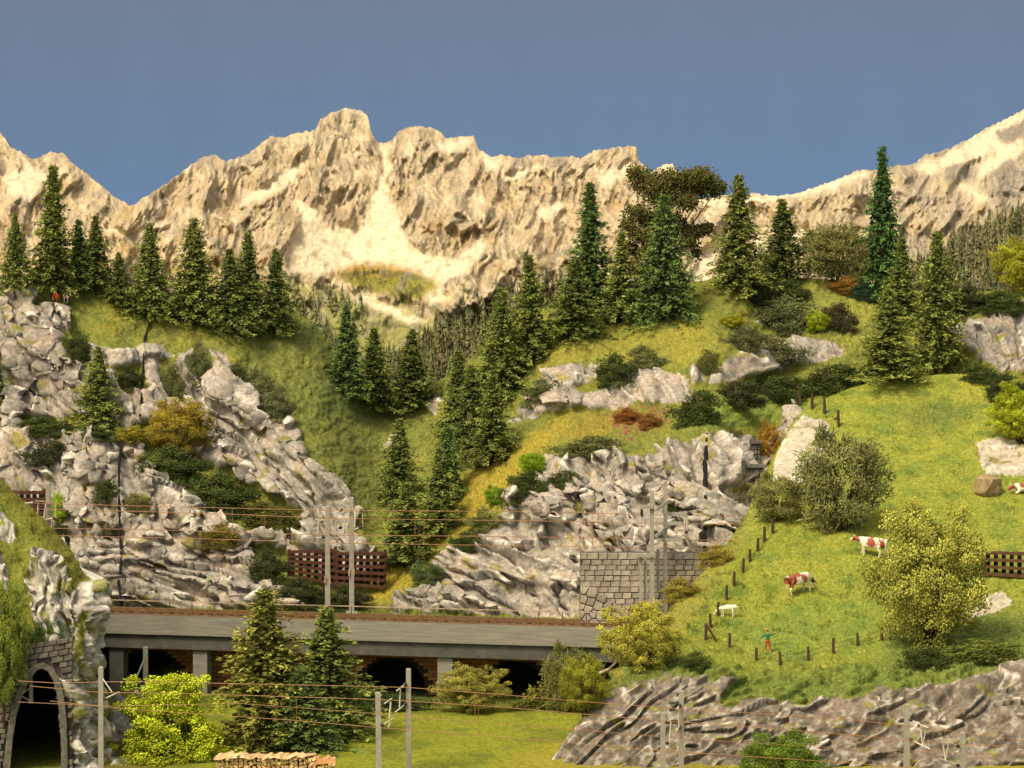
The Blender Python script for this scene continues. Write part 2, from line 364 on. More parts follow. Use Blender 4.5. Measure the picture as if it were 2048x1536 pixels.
    gl = curve([(-600,590),(0,590),(260,560),(450,570),(560,550),(640,562),(700,578),(760,592),(860,628),(900,635),(960,620),(1100,590),(1250,590),(1400,610),(1600,560),(1800,500),(1900,450),(2048,440),(2650,480)])(PX)
    gm = sstep(-22, 30, PY-gl+28*n2+34*n1)
    C = mixc(C, (.26, .27, .095), gm*.95*(1-.5*(PX > 1450)))
    me_ = blur(inpoly(jx, jy, [(668,548),(700,530),(760,525),(820,535),(870,560),(880,575),(845,598),(800,595),(740,582),(700,570)]).astype(float), 2, 2)
    C = mixc(C, (.34, .235, .05), me_); C = mixc(C, (.22, .22, .045), me_*sstep(540, 562, PY)); scree = scree*(1-me_)
    pat = sstep(.12, .2, fbm(PX/34, PY/20, 107, 4))*sstep(450, 520, PY)
    C = mixc(C, (.11, .12, .05), pat*.75)
    C = mixc(C, (.70, .625, .485), scree*(.95-.6*sstep(.08, .3, fbm(PX/22, PY/22, 115, 4))))
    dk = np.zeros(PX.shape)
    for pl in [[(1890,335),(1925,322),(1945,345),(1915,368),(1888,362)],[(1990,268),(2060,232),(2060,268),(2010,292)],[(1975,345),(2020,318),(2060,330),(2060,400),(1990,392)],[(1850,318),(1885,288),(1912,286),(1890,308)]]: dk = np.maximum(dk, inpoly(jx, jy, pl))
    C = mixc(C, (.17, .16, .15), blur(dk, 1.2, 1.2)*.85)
    C = mixc(C, (.27, .25, .215), .55*(1-scree)*sstep(.05, .32, fbm((PX+.5*PY)/30, PY/60, 117, 5)))
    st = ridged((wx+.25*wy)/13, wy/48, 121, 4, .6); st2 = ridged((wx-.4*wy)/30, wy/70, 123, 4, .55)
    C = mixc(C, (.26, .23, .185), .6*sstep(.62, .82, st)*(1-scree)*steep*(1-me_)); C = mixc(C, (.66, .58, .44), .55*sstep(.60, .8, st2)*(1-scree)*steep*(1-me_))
    C = mixc(C, (.36, .335, .29), .6*(1-scree)*sstep(1640, 1850, PX)*sstep(.25, -.1, fbm(PX/60, PY/60, 131, 3)-.1))
    C = C*(.87+.03*scree[..., None])*np.array((1, .965, .86))
    C *= (1+(1-.7*scree)*(.20*fbm(PX/7, PY/11, 111, 3)+.30*fbm((PX+.3*PY)/5, PY/26, 113, 3)))[..., None]
    nc = len(px)
    # back of the range so that it is a solid hill
    back = V[-1:].copy(); rows = [V]
    for k, (dd, dz) in enumerate(((3, -2), (12, -14), (20, -45))):
        r = back.copy(); r[..., 1] += dd; r[..., 2] += dz; rows.append(r)
    V2 = np.concatenate(rows, 0); C2 = np.concatenate([C]+[C[-1:]]*3, 0)
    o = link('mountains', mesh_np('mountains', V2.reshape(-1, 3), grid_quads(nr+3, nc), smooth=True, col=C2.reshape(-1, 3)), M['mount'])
    tag(o, 'pale rocky mountain range with white scree under the blue sky', kind='structure')
    return px, rd, V, PY
MPX, MRD, MV, MPY = make_mountains()
def mount_at(x, y):
    c = int(round((x-MPX[0])/2.6)); c = min(max(c, 0), len(MPX)-1); r = int(round((840-y)/(840-MRD[c])*231)); r = min(max(r, 0), 231)
    return Vector(MV[r, c].tolist())
# ---------------------------------------------------------------- terrain layers (each a solid hill standing at its own distance)
class Layer: pass
def paint_polys(C, jx, jy, items, soft=2):
    for col, amt, poly in items:
        m = blur(inpoly(jx, jy, poly).astype(float), soft, soft)*amt
        C = mixc(C, col, m)
    return C
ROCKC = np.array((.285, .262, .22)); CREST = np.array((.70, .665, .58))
def rock_paint(PX, PY, crest, seed, base=ROCKC, dark=(.17, .16, .14), warm=(.42, .35, .275)):
    C = np.zeros(PX.shape+(3,))+base
    C = mixc(C, warm, .7*sstep(-.05, .3, fbm(PX/60, PY/60, seed, 4)))
    C = mixc(C, dark, .75*sstep(.02, .32, fbm(PX/38, PY/30, seed+3, 4)))
    C = mixc(C, (.42, .385, .33), .5*sstep(.05, .3, fbm(PX/18, PY/18, seed+6, 3)))
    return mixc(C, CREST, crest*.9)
def finish(L, name, V, PX, PY, C, rock, hole=None, extra=None, gname='grassy_hill', rname='rock_cliff', glabel=None, rlabel=None, top_first=False):
    nr, nc = PX.shape
    back = V[-1:].copy(); back0 = back.copy(); rows = [V]; Cs = [C]; rk = [rock]
    for dd, dz in ((.6, -.3), (2.0, -1.5), (5, -9), (6, -32)):
        r = back0.copy(); r[..., 1] += dd; r[..., 2] += dz; rows.append(r); Cs.append(C[-1:]); rk.append(rock[-1:])
    V2 = np.concatenate(rows).reshape(-1, 3); C2 = np.concatenate(Cs).reshape(-1, 3); R2 = np.concatenate(rk).ravel()
    Q = grid_quads(nr+4, nc)
    if hole is not None:
        h2 = np.concatenate([hole]+[np.zeros((1, nc), bool)]*4).ravel(); Q = Q[~h2[Q].any(1)]
    isr = R2[Q].mean(1) > .5
    L.V = V; L.PX = PX; L.PY = PY; L.C = C; L.rock = rock; L.N = grid_normals(V); L.valid = np.ones(PX.shape, bool) if hole is None else ~hole
    if (~isr).any(): submesh(gname, V2, Q[~isr], C2, M['grass'], glabel)
    if isr.any(): submesh(rname, V2, Q[isr], C2, M['rock'], rlabel)
deckD = lambda px: np.interp(px, [200, 1210], [238.0, 228.6]) if False else 238.0+(np.asarray(px, float)-200)/1010.*(-9.4)
# ---- back hills with the valley
ROCK1 = [
 [(-560,600),(0,597),(35,572),(78,575),(66,612),(105,613),(135,622),(142,665),(128,690),(168,708),(200,690),(240,703),(262,698),(315,688),(348,712),(375,700),(425,695),(470,728),(486,755),(520,800),(560,822),(588,838),(602,872),(612,915),(652,950),(700,982),(712,1035),(690,1062),(745,1100),(775,1140),(700,1180),(640,1195),(622,1260),(-560,1260)],
 [(1012,848),(1045,806),(1084,772),(1090,744),(1130,735),(1190,727),(1196,755),(1150,775),(1165,790),(1212,780),(1226,768),(1290,735),(1332,745),(1372,750),(1388,796),(1360,813),(1290,802),(1230,816),(1150,822),(1080,832)],
 [(1378,735),(1400,722),(1414,760),(1385,772)],[(1425,742),(1470,706),(1530,700),(1590,674),(1640,680),(1692,690),(1682,712),(1620,732),(1530,747),(1450,768),(1418,766)],
 [(1505,645),(1520,630),(1545,640),(1530,655)],[(860,800),(880,785),(890,800),(872,830),(858,825)],[(765,900),(780,875),(800,880),(785,905)],
 [(1070,965),(1090,905),(1150,920),(1230,907),(1300,922),(1342,892),(1400,880),(1412,865),(1495,868),(1512,900),(1540,860),(1600,826),(1660,840),(1660,1260),(778,1260),(786,1200),(850,1182),(880,1112),(940,1082),(1000,1042),(1012,1000)],
 [(1895,662),(1950,640),(2000,615),(2060,598),(2700,600),(2700,760),(2000,742),(1950,715),(1910,702)] ]
def make_back():
    L = Layer()
    ytop = curve([(-90,575),(0,588),(36,578),(80,576),(110,582),(160,582),(210,578),(260,588),(330,602),(400,610),(480,614),(560,614),(600,626),(640,656),(662,690),(700,730),(740,765),(800,775),(860,770),(890,757),(930,727),(970,690),(1010,655),(1060,622),(1100,607),(1150,592),(1250,582),(1330,576),(1400,562),(1450,554),(1560,552),(1700,562),(1800,577),(1900,587),(2048,577),(2160,570)])
    px = np.concatenate([np.arange(-520, -90, 9.0), np.arange(-90, 2110, 2.7), np.arange(2110, 2560, 9.0)]); nc = len(px); nr = 262; yt = ytop(px); yt = blur(yt[None], 4, 0)[0]
    v = np.linspace(0, 1, nr)[:, None]; PY = 1262+(yt[None]-1262)*v; PX = np.broadcast_to(px, PY.shape).copy()
    jx = PX+9*fbm(PX/30, PY/30, 201, 4)+4*fbm(PX/8, PY/8, 203, 2); jy = PY+9*fbm(PX/30, PY/30, 202, 4)+4*fbm(PX/8, PY/8, 204, 2)
    rock = np.zeros(PX.shape)
    for pl in ROCK1: rock = np.maximum(rock, inpoly(jx, jy, pl))
    for pl in [[(275,878),(330,884),(430,935),(520,982),(608,1030),(602,1066),(480,1064),(380,1010),(300,930)],[(30,838),(165,838),(240,858),(300,850),(292,882),(165,866),(60,862)],[(225,735),(285,728),(290,775),(240,782)],[(318,720),(352,712),(362,800),(330,796)],[(490,1085),(560,1100),(640,1150),(740,1170),(740,1225),(600,1200),(520,1150)],[(385,690),(420,680),(425,750),(395,750)]]:
        rock = rock*(1-inpoly(jx, jy, pl))
    rock = rock*(jy < 1212+22*(PX-200)/1010.)
    rs = blur(rock, 1.3, 1.3)
    slope = .080-.050*blur(rock*(1-sstep(1440, 1560, PX)*sstep(770, 830, PY)), 12, 3)
    slope = slope*np.where(PY < 1262, 1, 1)
    dy = np.abs(np.gradient(PY, axis=0))
    D = deckD(PX)+5.0+np.cumsum(slope*dy, 0)
    # level all columns at the top
    tgt = np.interp(px, [-90, 300, 600, 800, 1000, 1300, 1700, 2160], [264, 270, 276, 283, 280, 280, 282, 282])
    base = deckD(PX)+5.0
    sc = (tgt[None]-base)/np.maximum(D[-1:]-base, 1); sc = blur(np.clip(sc, .5, 2.0), 24, 0)
    D = base+(D-base)*sc; D = blur(D, 9, 2)
    D = blur(D, 7, 4)
    D = D+1.2*fbm(PX/170, PY/130, 211, 3)+.5*fbm(PX/50, PY/45, 212, 3)
    V = P(PX, PY, D); N = grid_normals(V); N = N*np.array((1, 1, .45)); N /= np.linalg.norm(N, axis=-1, keepdims=True)
    # rock relief in differently laid zones
    hA, cA = rock_relief(PX, PY, 46, 66, 300, 3.2, .28, .8); hB, cB = rock_relief(PX, PY, 18, 58, 340, 3.0, .28, .8); hC, cC = rock_relief(PX, PY, 34, 66, 380, 2.6, .38); hD, cD = rock_relief(PX, PY, 66, 72, 420, 2.6, .28, .8)
    wB = sstep(1075, 1130, PY+30*fbm(PX/80, PY/80, 215)); wR = sstep(830, 900, PX); wD = sstep(330, 240, PX+40*fbm(PX/60, PY/60, 216))*(1-wB)
    h = hA*(1-wD)+hD*wD; c = cA*(1-wD)+cD*wD; h = h*(1-wB)+hB*wB; c = c*(1-wB)+cB*wB
    wC2 = sstep(1010, 930, PY); hR = hC*(1-wC2)+hD*wC2; cR = cC*(1-wC2)+cD*wC2
    h = h*(1-wR)+hR*wR; c = c*(1-wR)+cR*wR
    smallr = 1-.45*sstep(840, 800, PY)*wR
    grain = .16*fbm(PX/9, PY/7, 220, 3)+.22*fbm(PX/26, PY/20, 221, 3)
    lump = .18*sstep(.1, .5, fbm(PX/13, PY/10, 222, 3))*(sstep(560, 600, PX)*sstep(760, 640, PX)+.5*sstep(1000, 1060, PX)*sstep(760, 700, PY))
    V = V+N*((rs*(h-1.3)*(1.35+.35*wR)*smallr)+(1-rs)*(grain+lump)+.25*rs)[..., None]
    # paint
    G = np.zeros(V.shape)+np.array((.205, .190, .022))
    n = fbm(PX/60, PY/40, 231, 4)
    G = mixc(G, (.13, .135, .02), .8*sstep(.0, .35, n)); G = mixc(G, (.29, .235, .022), .7*sstep(.02, .3, fbm(PX/90, PY/50, 232, 4)))
    G = paint_polys(G, jx, jy, [((.20, .19, .028), .8, [(560,615),(640,650),(700,735),(800,780),(870,790),(850,900),(760,980),(740,1050),(690,980),(620,900),(600,850),(480,730),(560,700)]),
        ((.13, .145, .03), .6, [(660,740),(760,770),(800,800),(720,840),(640,800)]),
        ((.36, .245, .020), .95, [(720,1220),(760,1150),(800,1080),(870,1040),(930,960),(990,900),(1060,880),(1120,830),(1160,830),(1060,930),(980,1020),(900,1080),(850,1140),(800,1200)]),
        ((.34, .26, .025), .6, [(1140,650),(1300,650),(1430,640),(1440,720),(1200,720),(1060,760),(1080,700)]),
        ((.30, .25, .03), .6, [(300,640),(480,650),(480,700),(330,690)]),
        
        ((.33, .20, .02), .7, [(1160,830),(1220,815),(1230,850),(1200,880),(1130,880)]),
        ((.25, .27, .03), .8, [(1400,810),(1600,790),(1640,810),(1540,850),(1400,860)]),
        ((.30, .27, .03), .5, [(1600,560),(1760,590),(1740,700),(1690,690),(1620,600)])], 4)
    red = blur(inpoly(jx+14*fbm(PX/20, PY/14, 261, 3), jy+10*fbm(PX/20, PY/14, 262, 3), [(1220,822),(1290,810),(1340,822),(1330,850),(1280,866),(1262,885),(1215,850)]).astype(float), 2, 2)
    G = mixc(G, (.27, .10, .03), red*sstep(-.25, .15, fbm(PX/14, PY/9, 263, 4))*.9)
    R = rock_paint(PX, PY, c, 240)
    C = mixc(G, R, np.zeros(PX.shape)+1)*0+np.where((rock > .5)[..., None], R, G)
    moss = (rock > .5)*sstep(.28, .4, fbm(PX/34, PY/22, 251, 4))
    C = mixc(C, (.22, .20, .03), .8*moss)
    C *= (1+.12*fbm(PX/6, PY/6, 252, 2))[..., None]
    C = np.where((rock > .5)[..., None], C, C*np.array((.83, 1.0, 1.7)))
    finish(L, 'back', V, PX, PY, C, rock, gname='grassy_hill', rname='rock_cliff', glabel='grassy hillside with a valley between two slopes above the railway', rlabel='grey craggy rock cliffs with white edges below the hill grass')
    return L
LB = make_back()
# ---- pasture hill on the right
def make_pasture():
    L = Layer()
    ytop = curve([(1085,1562),(1110,1520),(1150,1455),(1200,1392),(1225,1350),(1262,1300),(1300,1262),(1345,1214),(1400,1150),(1440,1106),(1490,1036),(1512,985),(1540,925),(1570,868),(1600,826),(1650,798),(1700,776),(1780,757),(1900,748),(1960,748),(2048,765),(2160,770)])
    px = np.concatenate([np.arange(1085, 2110, 2.5), np.arange(2110, 2560, 8.0)]); yt = blur(ytop(px)[None], 3, 0)[0]; nr = 330
    v = np.linspace(0, 1, nr)[:, None]; PY = 1600+(yt[None]-1600)*v; PX = np.broadcast_to(px, PY.shape).copy()
    Dt = curve([(740,266),(760,264),(850,256),(950,246),(1040,237),(1100,231),(1210,222),(1308,213),(1345,208.5),(1372,206),(1450,203.0),(1600,198.5)])
    bump = 16*sstep(1800, 2048, PX)*sstep(1250, 1330, PY)
    D = np.interp(PY+bump, *zip(*[(y, Dt(y)) for y in (700, 740, 760, 850, 950, 1040, 1100, 1210, 1308, 1345, 1372, 1450, 1600)]))
    D = np.interp(PY, [740,760,850,950,1040,1100,1210,1308,1345,1372,1450,1600], [266,264,256,246,237,231,222,213,208.5,206,203,198.5])
    edge = np.clip((PX-curve([(p[1], p[0]) for p in sorted([(1110,1520),(1200,1392),(1262,1300),(1345,1214),(1440,1106),(1490,1036),(1540,925),(1600,826)], key=lambda q: q[1])])(PY))/60., 0, 1)
    D = D+2.2*(1-edge)**2
    D = blur(D, 8, 8)+.6*fbm(PX/120, PY/90, 501, 3)
    jx = PX+10*fbm(PX/34, PY/30, 511, 4)+4*fbm(PX/9, PY/8, 513, 2); jy = PY+9*fbm(PX/34, PY/30, 512, 4)+4*fbm(PX/9, PY/8, 514, 2)
    rock = np.zeros(PX.shape); jy = jy+20*fbm(PX/70, PY/50, 515, 3)*sstep(1300, 1350, PY)
    for pl in [[(1085,1600),(1112,1520),(1160,1452),(1205,1395),(1262,1366),(1330,1348),(1390,1362),(1400,1352),(1470,1362),(1440,1400),(1462,1418),(1500,1398),(1590,1412),(1690,1392),(1760,1378),(1830,1384),(1900,1366),(1985,1350),(2060,1326),(2700,1300),(2700,1600)],
               [(1548,925),(1575,868),(1604,832),(1650,842),(1662,880),(1640,940),(1592,978),(1545,965)],[(1955,885),(1990,872),(2260,870),(2260,955),(1975,952),(1958,930)],
               [(1895,1225),(1925,1205),(1965,1192),(2010,1186),(2025,1205),(1990,1225),(1940,1240),(1900,1240)],[(1290,1180),(1310,1150),(1400,1100),(1415,1120),(1340,1190),(1300,1230)]]:
        rock = np.maximum(rock, inpoly(jx, jy, pl))
    rs = blur(rock, 1.3, 1.3)
    V = P(PX, PY, D); N = grid_normals(V); N = N*np.array((1, 1, .45)); N /= np.linalg.norm(N, axis=-1, keepdims=True)
    h, c = rock_relief(PX, PY, -12, 66, 560, 3.6, .3, .6); h3, c3 = rock_relief(PX, PY, -24, 80, 640, 2.8, .3, .6); h2, c2 = rock_relief(PX, PY, -42, 62, 600, 3.6, .3, .6)
    w3 = sstep(-.12, .12, fbm(PX/130, PY/70, 655, 2)); h = h*(1-w3)+h3*w3; c = c*(1-w3)+c3*w3
    w = sstep(1420, 1280, PX+.35*(PY-1450)); h = h*(1-w)+h2*w; c = c*(1-w)+c2*w
    low = sstep(1300, 1360, PY)
    terr = sstep(-.12, .12, np.sin((PY+.16*PX+22*fbm(PX/60, PY/40, 521, 3))/9.0))*.0
    ledge = sstep(1315, 1345, PY+.0*PX)*(1-rs)*sstep(.0, .3, fbm((PX)/70, (PY+.25*PX)/13, 523, 3))*.55
    grain = .07*fbm(PX/8, PY/6, 530, 3)+.13*fbm(PX/26, PY/14, 531, 3)
    V = V+N*((rs*(h-1.3)*(.80*low+.4*(1-low)))+(1-rs)*(grain+ledge))[..., None]
    G = np.zeros(V.shape)+np.array((.285, .265, .022))
    G = mixc(G, (.17, .20, .020), .75*sstep(-.02, .30, fbm(PX/60, PY/26, 541, 5)))
    G = mixc(G, (.36, .30, .025), .6*sstep(.0, .3, fbm(PX/90, PY/40, 542, 4)))
    G = paint_polys(G, jx, jy, [((.15, .17, .022), .75, [(1085,1600),(1200,1330),(1290,1300),(1420,1330),(1560,1345),(1760,1330),(1800,1200),(1900,1230),(2700,1200),(2700,1400),(1700,1410),(1400,1400)]),
       ((.33, .25, .03), .7, [(1345,1210),(1440,1100),(1500,1035),(1520,1045),(1450,1140),(1380,1250),(1240,1360),(1150,1460),(1100,1530),(1120,1480)]),
       ((.20, .24, .025), .5, [(1440,1250),(1600,1200),(1760,1210),(1760,1300),(1500,1320)]),
       ((.10, .12, .02), .6, [(1790,830),(1900,800),(1960,830),(1840,870)]),((.05, .055, .02), .7, [(1890,1180),(1960,1160),(1960,1195),(1890,1230)])], 5)  # last patch paints the big yellow bush's shadow into the turf colour
    R = rock_paint(PX, PY, c*.75, 550, base=np.array((.160, .136, .105)), dark=(.085, .074, .058), warm=(.215, .178, .13))
    R2 = rock_paint(PX, PY, c*.8, 551, base=np.array((.46, .42, .31)), dark=(.36, .33, .25))
    R = R*low[..., None]+R2*(1-low[..., None])
    C = np.where((rock > .5)[..., None], R, G)
    C = mixc(C, (.19, .19, .03), .8*(rock > .5)*sstep(.25, .4, fbm(PX/50, PY/16, 553, 4)))
    C *= (1+.12*fbm(PX/6, PY/5, 552, 2))[..., None]
    C = np.where((rock > .5)[..., None], C, C*np.array((.82, 1.0, 1.8)))
    finish(L, 'pasture', V, PX, PY, C, rock, gname='pasture', rname='rock_ledge', glabel='bright green cow pasture sloping above the brown layered rock', rlabel='brown layered rock below the cow pasture')
    return L
LP = make_pasture()
# ---- tunnel hill on the left
ARCH = [(18,1640),(20,1536),(25,1480),(33,1430),(45,1392),(60,1358),(74,1340),(84,1337),(95,1342),(107,1362),(115,1395),(120,1440),(122,1500),(122,1640)]
def make_tunnel_hill():
    L = Layer()
    xr = curve([(915,-60),(940,-35),(962,5),(985,28),(1010,56),(1040,90),(1070,118),(1110,148),(1145,168),(1180,184),(1210,192),(1260,199),(1300,206),(1340,204),(1400,200),(1470,196),(1540,198),(1660,205)])
    py = np.arange(1660, 912, -2.6); nr = len(py); nc = 120
    u = np.concatenate([np.linspace(-1.1, 0, 24)[:-1], np.linspace(0, 1, nc)])[None]; X1 = xr(py)[:, None]+3*perlin(py/14., py*0, 8)[:, None]; PX = -130+(X1+130)*u; PY = np.broadcast_to(py[:, None], PX.shape).copy()
    D = np.interp(PY, [900, 1000, 1100, 1180, 1300, 1660], [212, 208, 203.5, 201, 199.5, 198.5])
    e = np.clip((PX-(X1-55))/55., 0, 1); D = D+3.2*e**2.2
    D = D+1.3*blur(inpoly(PX, PY, [(-140,1296),(20,1290),(100,1290),(136,1308),(142,1700),(-140,1700)]).astype(float), 2, 2); D = blur(D, 2, 2)+.35*fbm(PX/60, PY/60, 701, 3)
    jx = PX+8*fbm(PX/24, PY/30, 711, 4); jy = PY+8*fbm(PX/24, PY/30, 712, 4)
    rock = np.zeros(PX.shape)
    for pl in [[(48,1165),(68,1102),(104,1104),(128,1138),(146,1185),(156,1165),(170,1165),(180,1150),(240,1140),(240,1680),(-140,1680),(-140,1560),(0,1560),(15,1300),(95,1290),(70,1235)],[(-20,1036),(5,1026),(34,1056),(26,1090),(-10,1074)],[(-60,1080),(-5,1090),(14,1140),(18,1190),(-10,1195),(-60,1180)],[(0,1060),(22,1058),(34,1080),(16,1090)]]:
        rock = np.maximum(rock, inpoly(jx, jy, pl))
    rock = rock*(1-inpoly(jx, jy, [(160,1230),(170,1225),(168,1300),(155,1330),(150,1300)]))
    rs = blur(rock, 1.2, 1.2)
    V = P(PX, PY, D); N = grid_normals(V); N = N*np.array((1, 1, .45)); N /= np.linalg.norm(N, axis=-1, keepdims=True)
    h, c = rock_relief(PX, PY, 80, 34, 720, 2.8, .4)
    V = V+N*(rs*(h-1.3)*.95+(1-rs)*(.10*fbm(PX/9, PY/8, 730, 3)+.15*fbm(PX/26, PY/20, 731, 2)))[..., None]
    G = np.zeros(V.shape)+np.array((.185, .205, .035)); G = mixc(G, (.12, .15, .025), .7*sstep(0, .3, fbm(PX/40, PY/40, 741, 4))); G = mixc(G, (.20, .17, .03), .6*np.clip(e, 0, 1))
    R = rock_paint(PX, PY, c, 750, base=np.array((.33, .32, .27)), dark=(.15, .15, .135), warm=(.42, .40, .33))
    C = np.where((rock > .5)[..., None], R, G)
    C = mixc(C, (.20, .22, .03), .85*(rock > .5)*sstep(.2, .33, fbm(PX/22, PY/40, 753, 3)))
    hole = inpoly(PX, PY, [(x+(6 if x > 80 else -6), y-8) for x, y in ARCH])
    # wrap the right flank round to the back
    Vw = [V]; Cw = [C]; Rw = [rock]; Pw = [PX]; Yw = [PY]; Hw = [hole]
    for dx, dd in ((-.15, .5), (-.9, 2.5), (-3, 8), (-6, 22)):
        r = V[:, -1:].copy(); r[..., 0] += dx; r[..., 1] += dd; Vw.append(r); Cw.append(C[:, -1:]); Rw.append(rock[:, -1:]); Pw.append(PX[:, -1:]+3000); Yw.append(PY[:, -1:]); Hw.append(hole[:, -1:])
    V, C, rock, PX, PY, hole = [np.concatenate(a, 1) for a in (Vw, Cw, Rw, Pw, Yw, Hw)]
    finish(L, 'tunnel', V, PX, PY, C, rock, hole=hole, gname='tunnel_hill', rname='rock_face', glabel='steep grassy hill over the tunnel mouth', rlabel='rugged grey white rock beside the tunnel mouth')
    return L
LT = make_tunnel_hill()
# ---- meadow in front of the bridge, with the rocky bank on its left
def meadow_z(X, Y):
    z = 5.2+.12*fbm(X/4, Y/4, 801, 3)-.3*sstep(226, 238, Y)
    left = -25.5+(Y-215)*-.12
    b = np.clip((left-X)/6.5, 0, 1.6)*sstep(-31.2, -29.4, X)
    z = z+4.6*b**1.3*sstep(203, 213, Y)
    z = z-4.5*sstep(198, 190, Y)
    return z, b
def make_meadow():
    L = Layer()
    xs = np.concatenate([np.arange(-62, -38, .6), np.arange(-38, 16, .15), np.arange(16, 60, 1.0)]); ys = np.concatenate([np.arange(180, 198, 1.0), np.arange(198, 246, .19)])
    X, Y = np.meshgrid(xs, ys); z, b = meadow_z(X, Y)
    rock = ((b > .12)*(fbm(X/1.6, Y/3, 811, 4) > .02)*(X < -27)*(Y < 232)*((X > -30) | (Y > 204))).astype(float); rs = blur(rock, 1, 1)
    f1, f2, t, c = vor(X/.9+.4*fbm(X, Y, 813), (Y/2+z)/.9, 815)
    zz = z+rs*(.5*f1**2+.5*t+.2)+(1-rs)*.05*fbm(X/.5, Y/.5, 817, 2)
    V = np.stack([X, Y, zz], -1)
    G = np.zeros(V.shape)+np.array((.205, .225, .022)); n = fbm(X/5, Y/6, 821, 4)
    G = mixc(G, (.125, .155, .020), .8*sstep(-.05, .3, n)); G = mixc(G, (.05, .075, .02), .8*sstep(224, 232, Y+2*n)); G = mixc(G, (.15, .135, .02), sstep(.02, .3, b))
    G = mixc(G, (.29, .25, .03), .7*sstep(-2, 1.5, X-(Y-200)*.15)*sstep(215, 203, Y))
    R = np.zeros(V.shape)+np.array((.30, .29, .24)); R = mixc(R, CREST, np.exp(-(f2-f1)/.08)*.7); R = mixc(R, (.14, .14, .12), .6*sstep(0, .3, fbm(X/.8, Y, 823, 3)))
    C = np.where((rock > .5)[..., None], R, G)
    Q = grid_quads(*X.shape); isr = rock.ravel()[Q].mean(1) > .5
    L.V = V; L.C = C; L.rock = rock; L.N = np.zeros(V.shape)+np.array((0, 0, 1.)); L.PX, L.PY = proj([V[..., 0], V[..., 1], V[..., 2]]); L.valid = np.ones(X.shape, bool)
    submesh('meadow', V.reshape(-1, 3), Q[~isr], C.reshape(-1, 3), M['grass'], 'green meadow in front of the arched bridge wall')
    submesh('bank_rocks', V.reshape(-1, 3), Q[isr], C.reshape(-1, 3), M['rock'], 'broken rocks on the grassy bank beside the tunnel')
    return L
LM = make_meadow()
LAYERS = {'B': LB, 'P': LP, 'T': LT, 'M': LM}
def at(l, x, y):
    """the place on a hill that the eye meets along this line of sight"""
    L = LAYERS[l]; d = (L.PX-x)**2+(L.PY-y)**2; i = np.argmin(d)
    return Vector(L.V.reshape(-1, 3)[i].tolist())
# ---------------------------------------------------------------- vegetation builders (unit size, reused by every copy)
def unitv(n, r):
    v = r.normal(size=(n, 3)); return v/np.linalg.norm(v, axis=1, keepdims=True)
def diamonds(c, d, l, w, r):
    """leaf or needle sprays: a diamond at every c pointing along d"""
    n = len(c); s = np.cross(d, unitv(n, r)); s /= np.linalg.norm(s, axis=1, keepdims=True)+1e-9
    l = np.broadcast_to(l, n)[:, None]; w = np.broadcast_to(w, n)[:, None]
    V = np.stack([c, c+d*l*.45+s*w*.5, c+d*l, c+d*l*.45-s*w*.5], 1).reshape(-1, 3)
    return V, np.arange(4*n).reshape(-1, 4)
_OF = np.array([(0,2,4),(2,1,4),(1,3,4),(3,0,4),(2,0,5),(1,2,5),(3,1,5),(0,3,5)])
def lumps(c, size, r):
    n = len(c); A = unitv(n, r); B = np.cross(A, unitv(n, r)); B /= np.linalg.norm(B, axis=1, keepdims=True)+1e-9; Cc = np.cross(A, B)
    sz = np.broadcast_to(size, n)[:, None]; f = lambda: sz*r.uniform(.55, 1.3, (n, 1))
    V = np.stack([c+A*f(), c-A*f(), c+B*f(), c-B*f(), c+Cc*f(), c-Cc*f()], 1).reshape(-1, 3)
    T = (_OF[None]+(np.arange(n)*6)[:, None, None]).reshape(-1, 3)
    return V, T
def spruce_mesh(seed, R=.2, dense=1.0, ragged=.25, droop=1.0):
    r = np.random.default_rng(seed); nw = 30; cs = []; ds = []; ls = []; cols = []
    for i in range(nw):
        z0 = .05+.93*(i/(nw-1))**.93
        prof = R*((1-z0)**.82*.93+.035)*(1+.22*math.sin(i*2.1+seed)*(1-z0)); k = int((10-5*z0)*dense)+1
        for j in range(k):
            a = r.uniform(0, 2*math.pi); z = z0+r.normal()*.012; L = prof*r.uniform(1-ragged*1.4, 1+ragged*.6)
            el = (.35*z-.30*droop*(1-z))+r.normal()*.12
            h = np.array((math.cos(a), math.sin(a), 0)); up = np.array((0, 0, 1.))
            nt = max(3, int(L/R*9)); bc = r.uniform(.6, 1.35)
            for s in np.linspace(.12, 1, nt):
                p = h*L*s+up*(z+L*(el*s-.22*droop*s*s+.18*max(0, s-.8)))
                d0 = h*.75+up*(el-.15)
                m = 9
                dd = d0+r.normal(size=(m, 3))*.75; dd /= np.linalg.norm(dd, axis=1, keepdims=True)
                cs.append(p+r.normal(size=(m, 3))*.007); ds.append(dd); ls.append(r.uniform(.016, .032, m)*(1.15-.45*z))
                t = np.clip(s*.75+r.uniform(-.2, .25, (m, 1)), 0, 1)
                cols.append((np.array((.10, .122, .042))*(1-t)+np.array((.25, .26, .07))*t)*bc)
    c = np.concatenate(cs); d = np.concatenate(ds); l = np.concatenate(ls); col = np.concatenate(cols)
    V, Q = diamonds(c, d, l, l*.42, r)
    # a crumbly inner mass
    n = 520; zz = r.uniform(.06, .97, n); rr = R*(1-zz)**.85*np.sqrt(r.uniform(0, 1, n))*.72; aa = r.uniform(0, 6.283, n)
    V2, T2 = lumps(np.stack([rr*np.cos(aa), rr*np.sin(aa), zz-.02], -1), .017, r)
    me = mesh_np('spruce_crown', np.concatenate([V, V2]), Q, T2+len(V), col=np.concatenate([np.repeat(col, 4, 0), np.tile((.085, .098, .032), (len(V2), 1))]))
    me.materials.append(M['leaf']); return me
